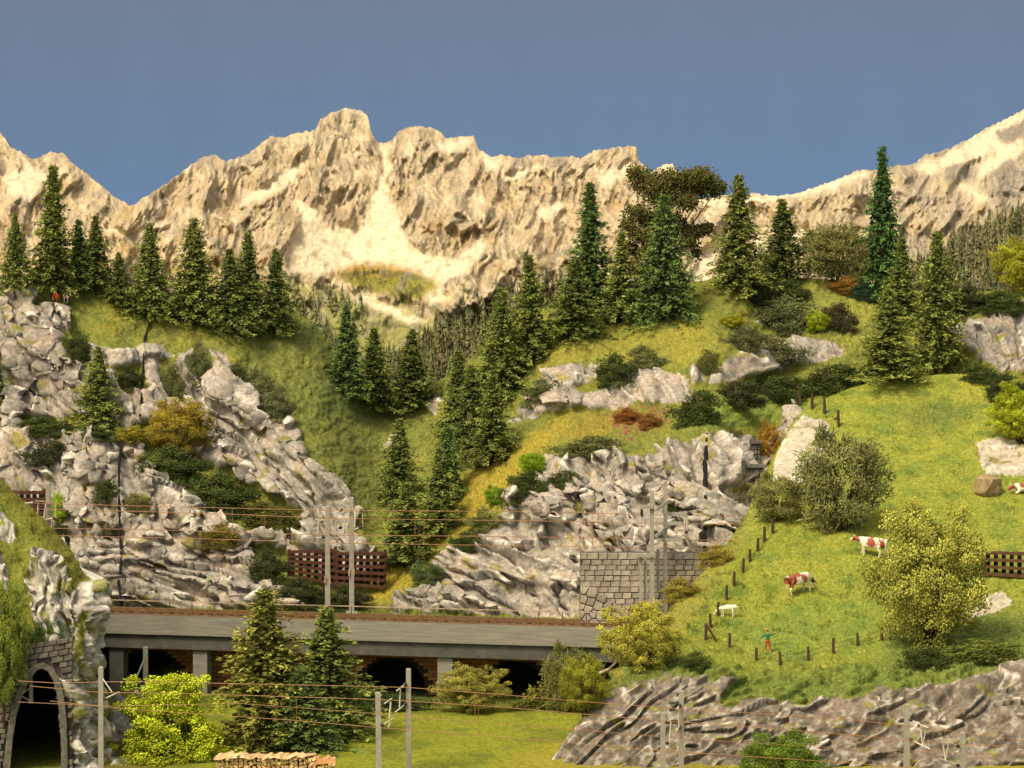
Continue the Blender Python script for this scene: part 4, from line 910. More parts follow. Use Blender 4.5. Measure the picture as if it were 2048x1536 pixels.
# ---- brick arch wall in the shade of the bridge
def poly_prism(mb, pts, y0, y1, bev):
    """polygon in x,z; front face at y0 (toward the viewer), bevelled rim"""
    n = len(pts); cx = sum(p[0] for p in pts)/n; cz = sum(p[1] for p in pts)/n
    fr = []
    for x, z in pts:
        d = math.hypot(x-cx, z-cz)+1e-6; k = max(0, (d-bev)/d); fr.append((cx+(x-cx)*k, cz+(z-cz)*k))
    vs = [(x, y1, z) for x, z in pts]+[(x, y0+bev*.7, z) for x, z in pts]+[(x, y0, z) for x, z in fr]
    fs = [(i, (i+1) % n, n+(i+1) % n, n+i) for i in range(n)]+[(n+i, n+(i+1) % n, 2*n+(i+1) % n, 2*n+i) for i in range(n)]+[tuple(range(2*n, 3*n))]
    mb.add(vs, fs)
def brick_wall():
    w = empty('brick_arch_wall', BA, BANG, 'shaded red brick wall with round arches under the bridge', 'wall')
    WY = 3.6; cen = [local_bridge(p, 1380, WY) for p in (295, 540, 785, 1030, 1275)]; hw = local_bridge(850, 1380, WY)-local_bridge(785, 1380, WY)
    zt, zb = -2.83, -7.0; zs = -6.1; R = hw; ah = zs+2.55
    def inside(x, z): return any((x-c)**2/(R+.02)**2+((z-zs)/2.62)**2 < 1 and z > zs-1.5 or (abs(x-c) < R and z <= zs) for c in cen)
    # backing masonry with the arch openings left free: strips between the arches
    mb = MB(); N = 14
    for c in cen:
        arc = [(c-R*math.cos(math.pi*i/N), zs+2.62*math.sin(math.pi*i/N)) for i in range(N+1)]
        for (xa, za), (xb, zb_) in zip(arc, arc[1:]):
            mb.add([(xa, WY+.06, za), (xb, WY+.06, zb_), (xb, WY+.06, zt), (xa, WY+.06, zt), (xa, WY+.9, za), (xb, WY+.9, zb_)], [(0, 1, 2, 3), (0, 4, 5, 1)])
    ed = sorted([c-R for c in cen]+[c+R for c in cen]); ed = [X0]+ed+[X1]
    for xa, xb in zip(ed[0::2], ed[1::2]): mb.add([(xa, WY+.06, zb), (xb, WY+.06, zb), (xb, WY+.06, zt), (xa, WY+.06, zt)], [(0, 1, 2, 3)]); mb.add([(xa, WY+.06, zb), (xa, WY+.06, zs), (xa, WY+.9, zs), (xa, WY+.9, zb)], [(0, 1, 2, 3)])
    mb.build('masonry', M['mortar'], w)
    mb = MB()
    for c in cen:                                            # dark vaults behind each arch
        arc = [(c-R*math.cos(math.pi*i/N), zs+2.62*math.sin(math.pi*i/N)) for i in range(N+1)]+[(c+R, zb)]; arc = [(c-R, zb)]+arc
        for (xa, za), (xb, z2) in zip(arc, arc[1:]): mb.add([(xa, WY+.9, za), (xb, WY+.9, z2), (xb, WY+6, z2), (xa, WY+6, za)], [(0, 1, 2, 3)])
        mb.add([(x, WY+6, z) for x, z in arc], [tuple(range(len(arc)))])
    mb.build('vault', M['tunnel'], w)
    BW, BH = .80, .30; z = zt-BH*.5; row = 0; n = 0; cache = []
    for v in range(4):
        b_ = MB(); poly_prism(b_, [(-BW/2+.02+random.uniform(0, .02), -BH/2+.02), (BW/2-.02, -BH/2+.02+random.uniform(0, .015)), (BW/2-.02-random.uniform(0, .02), BH/2-.015), (-BW/2+.02, BH/2-.02)], 0, .1, .02); me = b_.mesh('brick'); me.materials.append(M['brick']); cache.append(me)
    while z > -6.9 and n < 298:
        x = local_bridge(250, 1340, WY)+(BW/2 if row % 2 else 0)
        while x < local_bridge(1120, 1340, WY):
            if not any(inside(x+dx, z+dz) for dx in (-BW*.45, BW*.45) for dz in (-BH*.4, BH*.4)) and n < 298:
                o = link('brick', random.choice(cache), None, w); o.location = (x, WY-.03+random.uniform(-.012, .012), z); t = random.uniform(.7, 1.35); o.color = (t, t*random.uniform(.9, 1.1), t, 1); n += 1
            x += BW
        z -= BH; row += 1
brick_wall()
# ---------------------------------------------------------------- stone walls (every stone its own piece)
def clip_poly(poly, a, b, c):
    out = []
    for i in range(len(poly)):
        p, q = poly[i], poly[(i+1) % len(poly)]; fp = a*p[0]+b*p[1]-c; fq = a*q[0]+b*q[1]-c
        if fp <= 0: out.append(p)
        if (fp < 0) != (fq < 0) and fp != fq: t = fp/(fp-fq); out.append((p[0]+(q[0]-p[0])*t, p[1]+(q[1]-p[1])*t))
    return out
def voronoi_polys(seeds, box):
    x0, y0, x1, y1 = box; res = []
    for i, s in enumerate(seeds):
        pl = [(x0, y0), (x1, y0), (x1, y1), (x0, y1)]
        for j, q in enumerate(seeds):
            if i == j or abs(q[0]-s[0]) > 70 or abs(q[1]-s[1]) > 70: continue
            a, b = q[0]-s[0], q[1]-s[1]; pl = clip_poly(pl, a, b, (q[0]**2+q[1]**2-s[0]**2-s[1]**2)/2)
            if len(pl) < 3: break
        if len(pl) >= 3: res.append(pl)
    return res
def shrink(poly, g):
    cx = sum(p[0] for p in poly)/len(poly); cy = sum(p[1] for p in poly)/len(poly); out = []
    for x, y in poly:
        d = math.hypot(x-cx, y-cy)+1e-6; k = max(.2, (d-g)/d); out.append((cx+(x-cx)*k, cy+(y-cy)*k))
    return out
def stone_piece(parent, poly_px, D, dep, mat, name='stone', bev=.05, lift=.0):
    pts = [P(x, y, D) for x, y in poly_px]; c = sum(pts)/len(pts); mb = MB()
    poly_prism(mb, [(p[0]-c[0], p[2]-c[2]) for p in pts], -dep-lift, .05, bev)
    o = link(name, mb.mesh(name), mat, parent); o.location = Vector(c.tolist())-parent.location; t = random.uniform(.7, 1.2); o.color = (t, t*random.uniform(.96, 1.02), t*random.uniform(.92, 1.02), 1); return o
def retaining_wall():
    D = 231.3; base = PV(1280, 1245, D); w = empty('stone_retaining_wall', base, 0, 'grey stone wall with square blocks above and round rubble low at left, beside the cliff', 'wall')
    q = [P(x, y, D+.03)-np.array(base) for x, y in ((1160, 1106), (1416, 1106), (1416, 1262), (1160, 1262))]; q2 = [p+np.array((0, 1.2, 0)) for p in q]
    mb = MB(); mb.add([Vector(p.tolist()) for p in q+q2], [(0, 1, 2, 3), (0, 4, 5, 1), (1, 5, 6, 2), (3, 7, 4, 0)]); mb.build('wall_core', M['stonejoint'], w)
    y = 1105.; row = 0; n = 0
    rubble = lambda cx, cy: cy > 1176 and cx < 1168+(cy-1176)*1.6
    hs = [14, 11, 10, 11, 11, 12, 11, 12, 11, 12, 12, 12]
    while y < 1250:
        h = hs[row % len(hs)]; x = 1160.+random.uniform(-14, 0); 
        while x < 1414:
            wd = random.uniform(15, 23); a, b = max(x, 1160), min(x+wd, 1416)
            if b-a > 7 and not rubble((a+b)/2, y+h/2):
                j = lambda: random.uniform(-1.0, 1.0)
                stone_piece(w, [(a+.6+j()*.5, y+h-.6+j()*.5), (b-.6+j()*.5, y+h-.6+j()*.5), (b-.6+j()*.5, y+.7+j()*.5), (a+.6+j()*.5, y+.7+j()*.5)], D, random.uniform(.10, .18), M['stone'], bev=.045); n += 1
            x += wd
        y += h; row += 1
    seeds = []
    for i in range(900):
        s = (random.uniform(1150, 1310), random.uniform(1160, 1270))
        if all((s[0]-t[0])**2+(s[1]-t[1])**2 > 13**2 for t in seeds): seeds.append(s)
    for pl in voronoi_polys(seeds, (1160, 1174, 1330, 1262)):
        cx = sum(p[0] for p in pl)/len(pl); cy = sum(p[1] for p in pl)/len(pl)
        if not rubble(cx-5, cy): continue
        pl = shrink(pl, .9); mx = max(abs(p[0]-cx) for p in pl)
        my = max(abs(p[1]-cy) for p in pl)
        if mx > 19 or my > 19: pl = [(cx+max(-12, min(12, p[0]-cx)), cy+max(-11, min(11, p[1]-cy))) for p in pl]
        stone_piece(w, pl, D, random.uniform(.14, .24), M['stone'], bev=.07, lift=.06)
retaining_wall()
def stone_pillar(x0, x1, y0, y1, l, label):
    b = at(l, (x0+x1)/2, y1); D = b.y-.5; base = PV((x0+x1)/2, y1, D); w = empty('stone_pillar', base, 0, label, 'pillar')
    f = lambda x, y, dd: Vector(P(x, y, D+dd).tolist())-base
    mb = MB(); a, c = f(x0+1, y1, 0), f(x1-1, y0, 0); mb.box(a.x, c.x, .02, 1.4, a.z, c.z); mb.build('core', M['stonejoint'], w)
    y = y0; first = True
    while y < y1-5:
        h = 8 if first else random.uniform(9, 13); x = x0-(4 if first else 0)
        while x < x1:
            wd = (x1-x0+8) if first else random.uniform(9, 15); e = min(x+wd, x1+(4 if first else 0))
            if e-x > 3: stone_piece(w, [(x+.7, y+h-.7), (e-.7, y+h-.7), (e-.7, y+.7), (x+.7, y+.7)], D, .35 if first else random.uniform(.1, .2), M['portalstone'], bev=.05)
            x += wd
        y += h; first = False
stone_pillar(1497, 1530, 928, 1005, 'B', 'small grey stone pillar with a flat cap below the orange bush')
stone_pillar(1502, 1520, 880, 925, 'B', 'short rough stone pillar left of the orange bush')
# ---------------------------------------------------------------- tunnel mouth
def tunnel_portal():
    D = 198.3; base = PV(70, 1560, D); w = empty('tunnel_portal', base, 0, 'dark stone tunnel mouth with pointed arch at the lower left', 'tunnel portal')
    arch = [p for p in ARCH]
    f = lambda x, y, d=0: Vector(P(x, y, D+d).tolist())-base
    pa = np.array(arch, float); cen = np.array((72., 1480.))
    def ring(off):
        out = []
        for i, (x, y) in enumerate(arch):
            p0 = pa[max(i-1, 0)]; p1 = pa[min(i+1, len(pa)-1)]; t = (p1-p0)/np.linalg.norm(p1-p0); nrm = np.array((t[1], -t[0])); nrm = nrm if np.dot(nrm, np.array((x, y))-cen) > 0 else -nrm
            out.append((x+nrm[0]*off, y+nrm[1]*off))
        return out
    inn, out = ring(0), ring(13)
    mb = MB()
    for i in range(len(arch)-1):
        a, b, c, d = inn[i], inn[i+1], out[i+1], out[i]
        fr = [f(*p, -.34) for p in (a, b, c, d)]; bk = [f(*p, .25) for p in (a, b, c, d)]
        mb.add(fr+bk, [(0, 1, 2, 3), (0, 4, 5, 1), (3, 2, 6, 7), (0, 3, 7, 4), (1, 5, 6, 2)])
    mb.build('arch_ring', M['portalstone'], w)
    # lining that runs into the hill
    mb = MB(); fr = [f(*p, .24) for p in inn]; bk = [f(*p, 0)+Vector((-2.5, 16, 0)) for p in inn]; n = len(fr)
    mb.add(fr+bk, [(i, i+1, n+i+1, n+i) for i in range(n-1)]+[tuple(range(n, 2*n))]); mb.build('tunnel_lining', M['tunnel'], w)
    # backing plate round the ring
    outer = ring(14); big = [(-40, 1640), (-40, 1290), (20, 1284), (60, 1282), (100, 1284), (140, 1300), (150, 1640)]
    mb = MB(); m = len(outer)
    o2 = [f(*p, .1) for p in outer]; hull = []
    for x, y in outer:
        if x <= 72: hull.append(f(-34 if y > 1345 else max(-34, x-45), min(y, 1640) if y > 1345 else 1284, .1))
        else: hull.append(f(145 if y > 1380 else min(145, x+42), y if y > 1380 else 1284, .1))
    mb.add(o2+hull, [(i, i+1, m+i+1, m+i) for i in range(m-1)]); mb.build('portal_core', M['stonejoint'], w)
    outp = [tuple(p) for p in ring(14.5)]
    y = 1286.; row = 0; XX = lambda x, y: inpoly(np.array([x*1.]), np.array([y*1.]), outp+[(150-0, 1700), (-10, 1700)][:0])[0]
    while y < 1580:
        h = random.uniform(10, 13); x = -30.+random.uniform(-12, 0)
        while x < 150:
            wd = random.uniform(17, 26); a, b = x, min(x+wd, 147-random.uniform(0, 2)); sk = -.16
            # trim against the ring
            ok = b-a > 6
            if ok and XX((a+b)/2, y+h/2): ok = False
            elif ok and XX(b-1, y+h/2): 
                while XX(b-1, y+h/2): b -= 1.5
            elif ok and XX(a+1, y+h/2):
                while XX(a+1, y+h/2): a += 1.5
            if ok and b-a > 4:
                yy = lambda xx: y+sk*(xx-70)*(1 if y < 1420 else .3)
                stone_piece(w, [(a+.7, yy(a)+h-.8), (b-.7, yy(b)+h-.8), (b-.7, yy(b)+.8), (a+.7, yy(a)+.8)], D, random.uniform(.10, .24), M['portalstone'], bev=.05)
            x += wd
        y += h; row += 1
    return
tunnel_portal()
# ---------------------------------------------------------------- overhead line masts
def wpt(x, y, D): return Vector(P(x, y, D).tolist())
def mast(px, top, D, foot, w, label, cat='mast', arms=(), group='overhead line masts', foot_box=False, lean=0, name='catenary_mast', mat='mast'):
    base = wpt(px, top, D); base.z = foot; e = empty(name, base, 0, label, cat, group); L = lambda x, y, d=0: wpt(x, y, D+d)-base
    s = w*D/F; t = L(px+lean, top); mb = MB(); h = t.z
    vs = []
    for z, k, xx in ((0, 1.12, 0), (h-.06, .96, t.x), (h, .80, t.x)):
        q = s*k/2; vs += [(xx-q, -q, z), (xx+q, -q, z), (xx+q, q, z), (xx-q, q, z)]
    mb.add(vs, [(0, 1, 5, 4), (1, 2, 6, 5), (2, 3, 7, 6), (3, 0, 4, 7), (4, 5, 9, 8), (5, 6, 10, 9), (6, 7, 11, 10), (7, 4, 8, 11), (8, 9, 10, 11), (3, 2, 1, 0)])
    mb.build('pole', M[mat], e)
    if foot_box: mb = MB(); mb.box(-.5, .5, -.5, .5, -.25, .25, .06); mb.build('foot', M['mast'], e)
    for (x0, y0, d0, x1, y1, d1, r, nm) in arms:
        p, q = L(x0, y0, d0), L(x1, y1, d1); mb = MB()
        if nm == 'beam': mb.bar(p, q, r*D/F, r*D/F); mb.build('crossbeam', M['mast'], e)
        elif nm == 'arm':
            mb.tube([p, q], r*D/F, 6); a = mb.build('bracket_arm', M['armmetal'], e)
            mb = MB(); u = (q-p).normalized(); mb.tube([p+u*.02, p+u*.10, p+u*.18, p+u*.30], [.08, .13, .13, .08], 8); mb.build('insulator', M['insul'], e)
        elif nm == 'rod': mb.tube([p, q], r*D/F, 5); mb.build('registration_rod', M['armmetal'], e)
        elif nm == 'weight': mb.bar(p, q, r*D/F, r*D/F*.7); mb.build('tension_weight', M['mast'], e)
        elif nm == 'box': mb.bar(p, q, r*D/F, r*D/F); mb.build('clamp', M['deadwood'], e)
        elif nm == 'ins': mb.tube([p, p+(q-p)*.3, p+(q-p)*.7, q], [r*.5*D/F, r*D/F, r*D/F, r*.5*D/F], 8); mb.build('insulator', M['insul'], e)
    return e
DF, DR = 194.6, 197.2
mast(817, 1337, DR, 3.2, 10, 'taller mast of the close pair on the meadow, its brackets pointing left', arms=[(813, 1367, -.2, 793, 1382, -.9, 1.4, 'arm'), (813, 1406, -.2, 790, 1425, -.9, 1.4, 'arm'), (801, 1378, -.6, 799, 1415, -.6, 1.6, 'rod')], lean=0)
mast(759, 1384, DF, 3.0, 11, 'shorter mast of the close pair on the meadow, its brackets pointing right', arms=[(764, 1411, -.2, 784, 1397, -.8, 1.4, 'arm'), (762, 1452, -.2, 786, 1437, -.8, 1.4, 'arm'), (782, 1402, -.6, 779, 1436, -.6, 1.8, 'rod'), (783, 1440, -.6, 777, 1455, -.6, 1.2, 'rod')], lean=-3)
mast(1363, 1381, DR, 3.2, 9.5, 'taller mast of the pair before the brown rock, insulators on its left side', arms=[(1361, 1409, -.2, 1353, 1419, -.7, 1.6, 'arm'), (1360, 1452, -.2, 1351, 1462, -.7, 1.6, 'arm'), (1356, 1418, -.5, 1358, 1456, -.5, 1.4, 'rod')])
mast(1326, 1424, DF, 3.0, 10, 'shorter mast of the pair before the brown rock, bracket on its right side', arms=[(1331, 1446, -.2, 1345, 1438, -.7, 1.6, 'arm'), (1332, 1488, -.2, 1345, 1478, -.7, 1.6, 'arm'), (1342, 1443, -.5, 1339, 1480, -.5, 1.6, 'rod')])
mast(1814, 1408, DR, 3.2, 11, 'mast before the brown rock at right with two brackets slanting right', arms=[(1818, 1438, -.2, 1856, 1456, -.9, 1.5, 'arm'), (1818, 1478, -.2, 1860, 1498, -.9, 1.5, 'arm'), (1841, 1451, -.6, 1845, 1490, -.6, 1.7, 'rod'), (1852, 1456, -.6, 1846, 1490, -.6, 1.2, 'rod')])
mast(1925, 1464, DF, 3.0, 11, 'rightmost mast before the brown rock with brackets slanting left', arms=[(1919, 1494, -.2, 1883, 1477, -.8, 1.5, 'arm'), (1919, 1532, -.2, 1879, 1517, -.8, 1.5, 'arm'), (1885, 1481, -.6, 1891, 1520, -.6, 1.7, 'rod'), (1897, 1485, -.6, 1891, 1520, -.6, 1.2, 'rod')])
mast(201, 1333, DF+.4, 3.2, 10, 'tall bare mast in front of the rock right of the tunnel', arms=[(206, 1358, -.2, 224, 1384, -.6, 1.4, 'rod'), (207, 1399, -.2, 238, 1384, -.8, 1.5, 'arm')], lean=1)
mast(291, 1293, 206.5, 5.0, 9.5, 'mast behind the bright yellow green tree with a bent bracket at left', arms=[(288, 1320, -.2, 268, 1366, -.8, 1.5, 'rod'), (289, 1362, -.2, 255, 1374, -.8, 1.5, 'arm')])
def dkD(px, ly): return float(deckD(px))+ly
D1 = dkD(652, 3.0)
mast(655, 1012, D1, 11.46, 9.5, 'left mast of the two on the bridge, in front of the brown snow fence', arms=[(660, 1039, -.1, 680, 1039, -.3, 2.6, 'box'), (660, 1075, -.1, 678, 1075, -.3, 2.2, 'box'), (650, 1040, -.1, 634, 1040, -.3, 1.4, 'rod'), (637, 1041, -.3, 636, 1071, -.3, 1.5, 'rod'), (690, 1040, -.5, 687, 1072, -.5, 1.7, 'rod'), (650, 1074, -.1, 633, 1076, -.3, 1.6, 'arm'), (679, 1075, -.3, 692, 1074, -.4, 1.0, 'rod'), (650, 1152, -.3, 650, 1166, -.3, 2.6, 'box'), (660, 1154, -.3, 660, 1168, -.3, 2.6, 'box')])
D2 = dkD(703, 4.2)
mast(703, 994, D2, 11.46, 9, 'right mast of the two on the bridge, in front of the brown snow fence', foot_box=True, arms=[(682, 1018, -.4, 728, 1018, -.4, 2.2, 'box'), (726, 1020, -.4, 706, 1023, -.5, 1.2, 'arm'), (686, 1019, -.4, 670, 1026, -.6, 1.2, 'arm'), (712, 1024, -.5, 709, 1054, -.5, 1.8, 'rod'), (674, 1026, -.6, 672, 1056, -.6, 1.5, 'rod'), (724, 1054, -.4, 708, 1059, -.5, 1.2, 'arm'), (684, 1054, -.4, 668, 1060, -.6, 1.2, 'arm'), (724, 1020, -.4, 726, 1054, -.4, .7, 'rod'), (698, 1138, -.3, 698, 1152, -.3, 2.6, 'box'), (708, 1138, -.3, 708, 1152, -.3, 2.6, 'box')])
mast(96, 966, dkD(96, 4.4), 11.5, 9, 'mast beside the left snow fence carrying a frame of white rods', arms=[(70, 1002, -.4, 113, 1004, -.4, 2.4, 'box'), (73, 1004, -.6, 50, 1007, -.7, 2.0, 'arm'), (58, 1008, -.6, 55, 1036, -.6, 1.8, 'rod'), (76, 1008, -.5, 75, 1035, -.5, 1.4, 'rod'), (92, 1008, -.5, 88, 1038, -.5, 1.8, 'rod'), (111, 1006, -.4, 111, 1036, -.4, 1.4, 'rod'), (112, 1036, -.4, 80, 1041, -.6, 1.8, 'arm'), (76, 1034, -.5, 113, 1034, -.4, 1.6, 'box'), (60, 1015, -.6, 36, 1022, -.7, 1.3, 'arm')])
# double frame in front of the stone wall
Dg = dkD(1304, 1.6)
mast(1304, 980, Dg, 10.6, 8.5, 'front post of the double steel frame before the stone wall, with weights', arms=[(1281, 1014, -.25, 1310, 1014, -.25, 7, 'beam'), (1310, 1046, -.25, 1364, 1047, -.25, 7, 'beam'), (1314, 1080, -.25, 1364, 1080, -.25, 7, 'beam'), (1274, 1111, -.25, 1310, 1111, -.25, 7, 'beam'),
   (1282, 1114, .1, 1282, 1204, .1, 7, 'weight'), (1291, 1114, .4, 1291, 1204, .4, 6, 'weight'), (1316, 1098, .6, 1316, 1178, .6, 6, 'weight'), (1283, 1018, -.2, 1284, 1034, -.2, 3, 'ins'), (1296, 1076, -.2, 1294, 1090, -.2, 3, 'ins')])
mast(1331, 961, Dg+1.1, 10.6, 7.5, 'rear post of the double steel frame before the stone wall, with slanting plates', arms=[(1336, 1028, -.25, 1387, 1028, -.25, 7, 'beam'), (1312, 1020, -2.6, 1338, 1002, -.2, 5.5, 'beam'), (1312, 1072, -2.6, 1337, 1054, -.2, 5.5, 'beam'), (1370, 1032, -.3, 1369, 1062, -.3, 2.0, 'rod'), (1374, 1032, -.3, 1375, 1062, -.3, 2.0, 'rod'), (1354, 1052, -.3, 1353, 1076, -.3, 1.6, 'rod'), (1376, 1062, -.3, 1358, 1074, -.3, 1.8, 'arm'), (1372, 1026, -.3, 1386, 1029, -.3, 4, 'ins'), (1357, 1061, -.1, 1387, 1060, -.1, 4.5, 'beam')])
# mast inside the tunnel mouth
mast(62, 1348, 199.2, float(P(62, 1406, 199.2)[2]), 7, 'short grey hanger with diagonal struts inside the tunnel mouth', arms=[(57, 1377, -.3, 42, 1391, -.4, 1.4, 'rod'), (42, 1391, -.4, 60, 1402, -.3, 1.2, 'rod')])
# ---------------------------------------------------------------- wires
def wire(pts, D, r, label, droppers=(), group='overhead wires', name='overhead_wire'):
    P0 = wpt(pts[0][0], pts[0][1], D); e = empty(name, P0, 0, label, 'wire', group); mb = MB(); mb.tube([wpt(x, y, D)-P0 for x, y in pts], r, 5); mb.build('strand', M['copper'], e)
    for x, ya, yb in droppers: mb = MB(); mb.tube([wpt(x, ya, D)-P0, wpt(x, yb, D)-P0], r*.8, 4); mb.build('dropper', M['copper'], e)
RW = .023
wire([(36,1362),(110,1366),(260,1363),(400,1366),(700,1372),(815,1375),(1000,1389),(1150,1402),(1360,1418),(1500,1426),(1700,1439),(1857,1457),(2048,1481),(2200,1500)], DR-.7, RW, 'topmost orange wire across the foreground', [(444,1367,1404),(950,1387,1440)])
wire([(36,1404),(120,1408),(225,1412),(480,1407),(700,1423),(799,1431),(957,1444),(1150,1459),(1340,1475),(1500,1486),(1700,1497),(1845,1503),(2048,1509),(2200,1514)], DR-.7, RW*.85, 'third foreground wire down, passing left of the bright tree')
wire([(60,1372),(200,1385),(400,1388),(590,1394),(700,1397),(782,1400),(1000,1414),(1150,1427),(1330,1442),(1500,1454),(1700,1470),(1890,1487),(2048,1494),(2200,1500)], DF-.7, RW, 'second foreground wire down, touching the shorter meadow mast bracket', [(593,1394,1440),(957,1411,1470),(1155,1428,1480)])
wire([(100,1402),(250,1418),(430,1430),(590,1441),(740,1454),(957,1470),(1150,1487),(1330,1502),(1500,1513),(1700,1526),(1890,1540),(2200,1556)], DF-.7, RW, 'lowest foreground wire, rising left toward the tunnel')
DA, DB_ = 230.3, 232.0
wire([(60,1006),(100,1008),(280,1012),(450,1016),(660,1021),(1000,1023),(1200,1026),(1300,1030),(1480,1031)], DB_, .026, 'topmost wire above the bridge track', [(225,1011,1058),(465,1016,1060),(830,1022,1070),(1197,1026,1075)])
wire([(60,1056),(280,1059),(450,1064),(660,1070),(1000,1073),(1200,1076),(1300,1078),(1480,1082)], DB_, .026, 'third wire down above the bridge track')
wire([(60,1018),(280,1023),(450,1028),(660,1037),(1000,1041),(1200,1044),(1300,1046),(1480,1048)], DA, .026, 'second wire down above the bridge track', [(172,1021,1072),(530,1032,1080),(848,1040,1090),(1185,1044,1094)])
wire([(60,1070),(280,1075),(450,1079),(660,1086),(1000,1091),(1200,1094),(1300,1095),(1380,1097),(1450,1101)], DA, .026, 'lowest wire above the bridge track')
# ---------------------------------------------------------------- brown snow fences
M['darkslat'] = mat_flat('dark_timber', (.035, .018, .012), (.02, .011, .008), 4, .85, .3)
def snow_fence(TL, TR, BR_, BL, D, nr, nslat, label, mat='brownwood', group='brown timber snow fences', posts=(0, 1), y2=None):
    b = wpt((BL[0]+BR_[0])/2, (BL[1]+BR_[1])/2, D); e = empty('snow_fence', b, 0, label, 'fence', group)
    g = lambda u, v, d=0: wpt((TL[0]*(1-u)+TR[0]*u)*(1-v)+(BL[0]*(1-u)+BR_[0]*u)*v, (TL[1]*(1-u)+TR[1]*u)*(1-v)+(BL[1]*(1-u)+BR_[1]*u)*v, D+d)-b
    k = D/F
    for i in range(nr):
        v = i/(nr-1)*.96+.02; mb = MB(); mb.bar(g(0, v, -.12), g(1, v, -.12), 6.2*k, .22); mb.build('rail', M[mat], e)
    for i in range(nslat):
        u = (i+.5)/nslat; mb = MB(); mb.bar(g(u, -.04, .28), g(u, 1.0, .28), 8.5*k, .06); mb.build('slat', M['darkslat'], e)
    for u in posts: mb = MB(); mb.bar(g(u, -.10, .02), g(u, 1.06, .02), 6*k, .26); mb.build('post', M[mat], e)
def front(l, xs, ys): return min(at(l, x, y).y for x in xs for y in ys)
q = front('B', range(575, 772, 14), range(1104, 1170, 12))-.35
snow_fence((578, 1103), (671, 1100), (671, 1170), (578, 1150), q, 6, 6, 'left panel of the double brown snow fence behind the masts')
snow_fence((674, 1106), (770, 1106), (770, 1176), (674, 1168), q-.2, 6, 7, 'right panel of the double brown snow fence behind the masts')
q = front('B', range(-20, 92, 12), range(990, 1050, 12))-.35
snow_fence((-40, 984), (88, 984), (92, 1054), (-40, 1054), q, 6, 10, 'brown snow fence at the left picture edge behind the grassy tunnel hill')
q = at('P', 2000, 1150).y-.4
snow_fence((1968, 1104), (2110, 1108), (2110, 1158), (1968, 1148), q, 4, 9, 'weathered snow fence right of the big yellow bush', mat='railwood')
# ---------------------------------------------------------------- pasture fences
def post_fence(posts, braces, label, l, w=6.2, wires=(.30, .62)):
    b = at(l, posts[0][0], posts[0][2]); e = empty('pasture_fence', b, 0, label, 'fence'); tops = []
    for (x, yt, yb, *ln) in posts:
        p = at(l, x, yb); D = p.y; ft = wpt(x, yb+3, D)-b; tp = wpt(x+(ln[0] if ln else random.uniform(-1, 1)), yt, D)-b; s = w*D/F
        mb = MB(); mb.tube([ft, ft*.5+tp*.5+Vector((random.uniform(-.02, .02), 0, 0)), tp], [s*.52, s*.5, s*.42], 7); mb.build('fence_post', M['post'], e); tops.append((ft, tp))
    for (x0, y0, x1, y1) in braces:
        D = at(l, x1, y1).y; mb = MB(); mb.tube([wpt(x0, y0, D)-b, wpt(x1, y1, D)-b], 2.6*D/F, 6); mb.build('brace', M['post'], e)
    for v in wires:
        mb = MB(); mb.tube([t*(1-v)+f*v+Vector((0, -.02, 0)) for f, t in tops], .011, 4); mb.build('fence_wire', M['post'], e)
post_fence([(1545,1037,1066),(1529,1053,1084),(1515,1076,1104),(1500,1098,1124),(1486,1116,1146),(1468,1143,1173),(1453,1170,1200),(1436,1204,1232),(1421,1227,1254),(1411,1247,1280),(1459,1266,1297),(1513,1295,1322),(1560,1303,1332),(1617,1293,1322),(1667,1276,1306),(1715,1266,1294),(1764,1254,1281)], [(1413,1250,1434,1284),(1794,1255,1778,1279)], 'dark wooden post fence round the lower pasture corner', 'P')
post_fence([(1601,780,806,-4),(1624,787,816),(1649,795,828),(1677,820,852)], [(1678,832,1668,840)], 'short row of brown posts at the top left of the pasture', 'P')
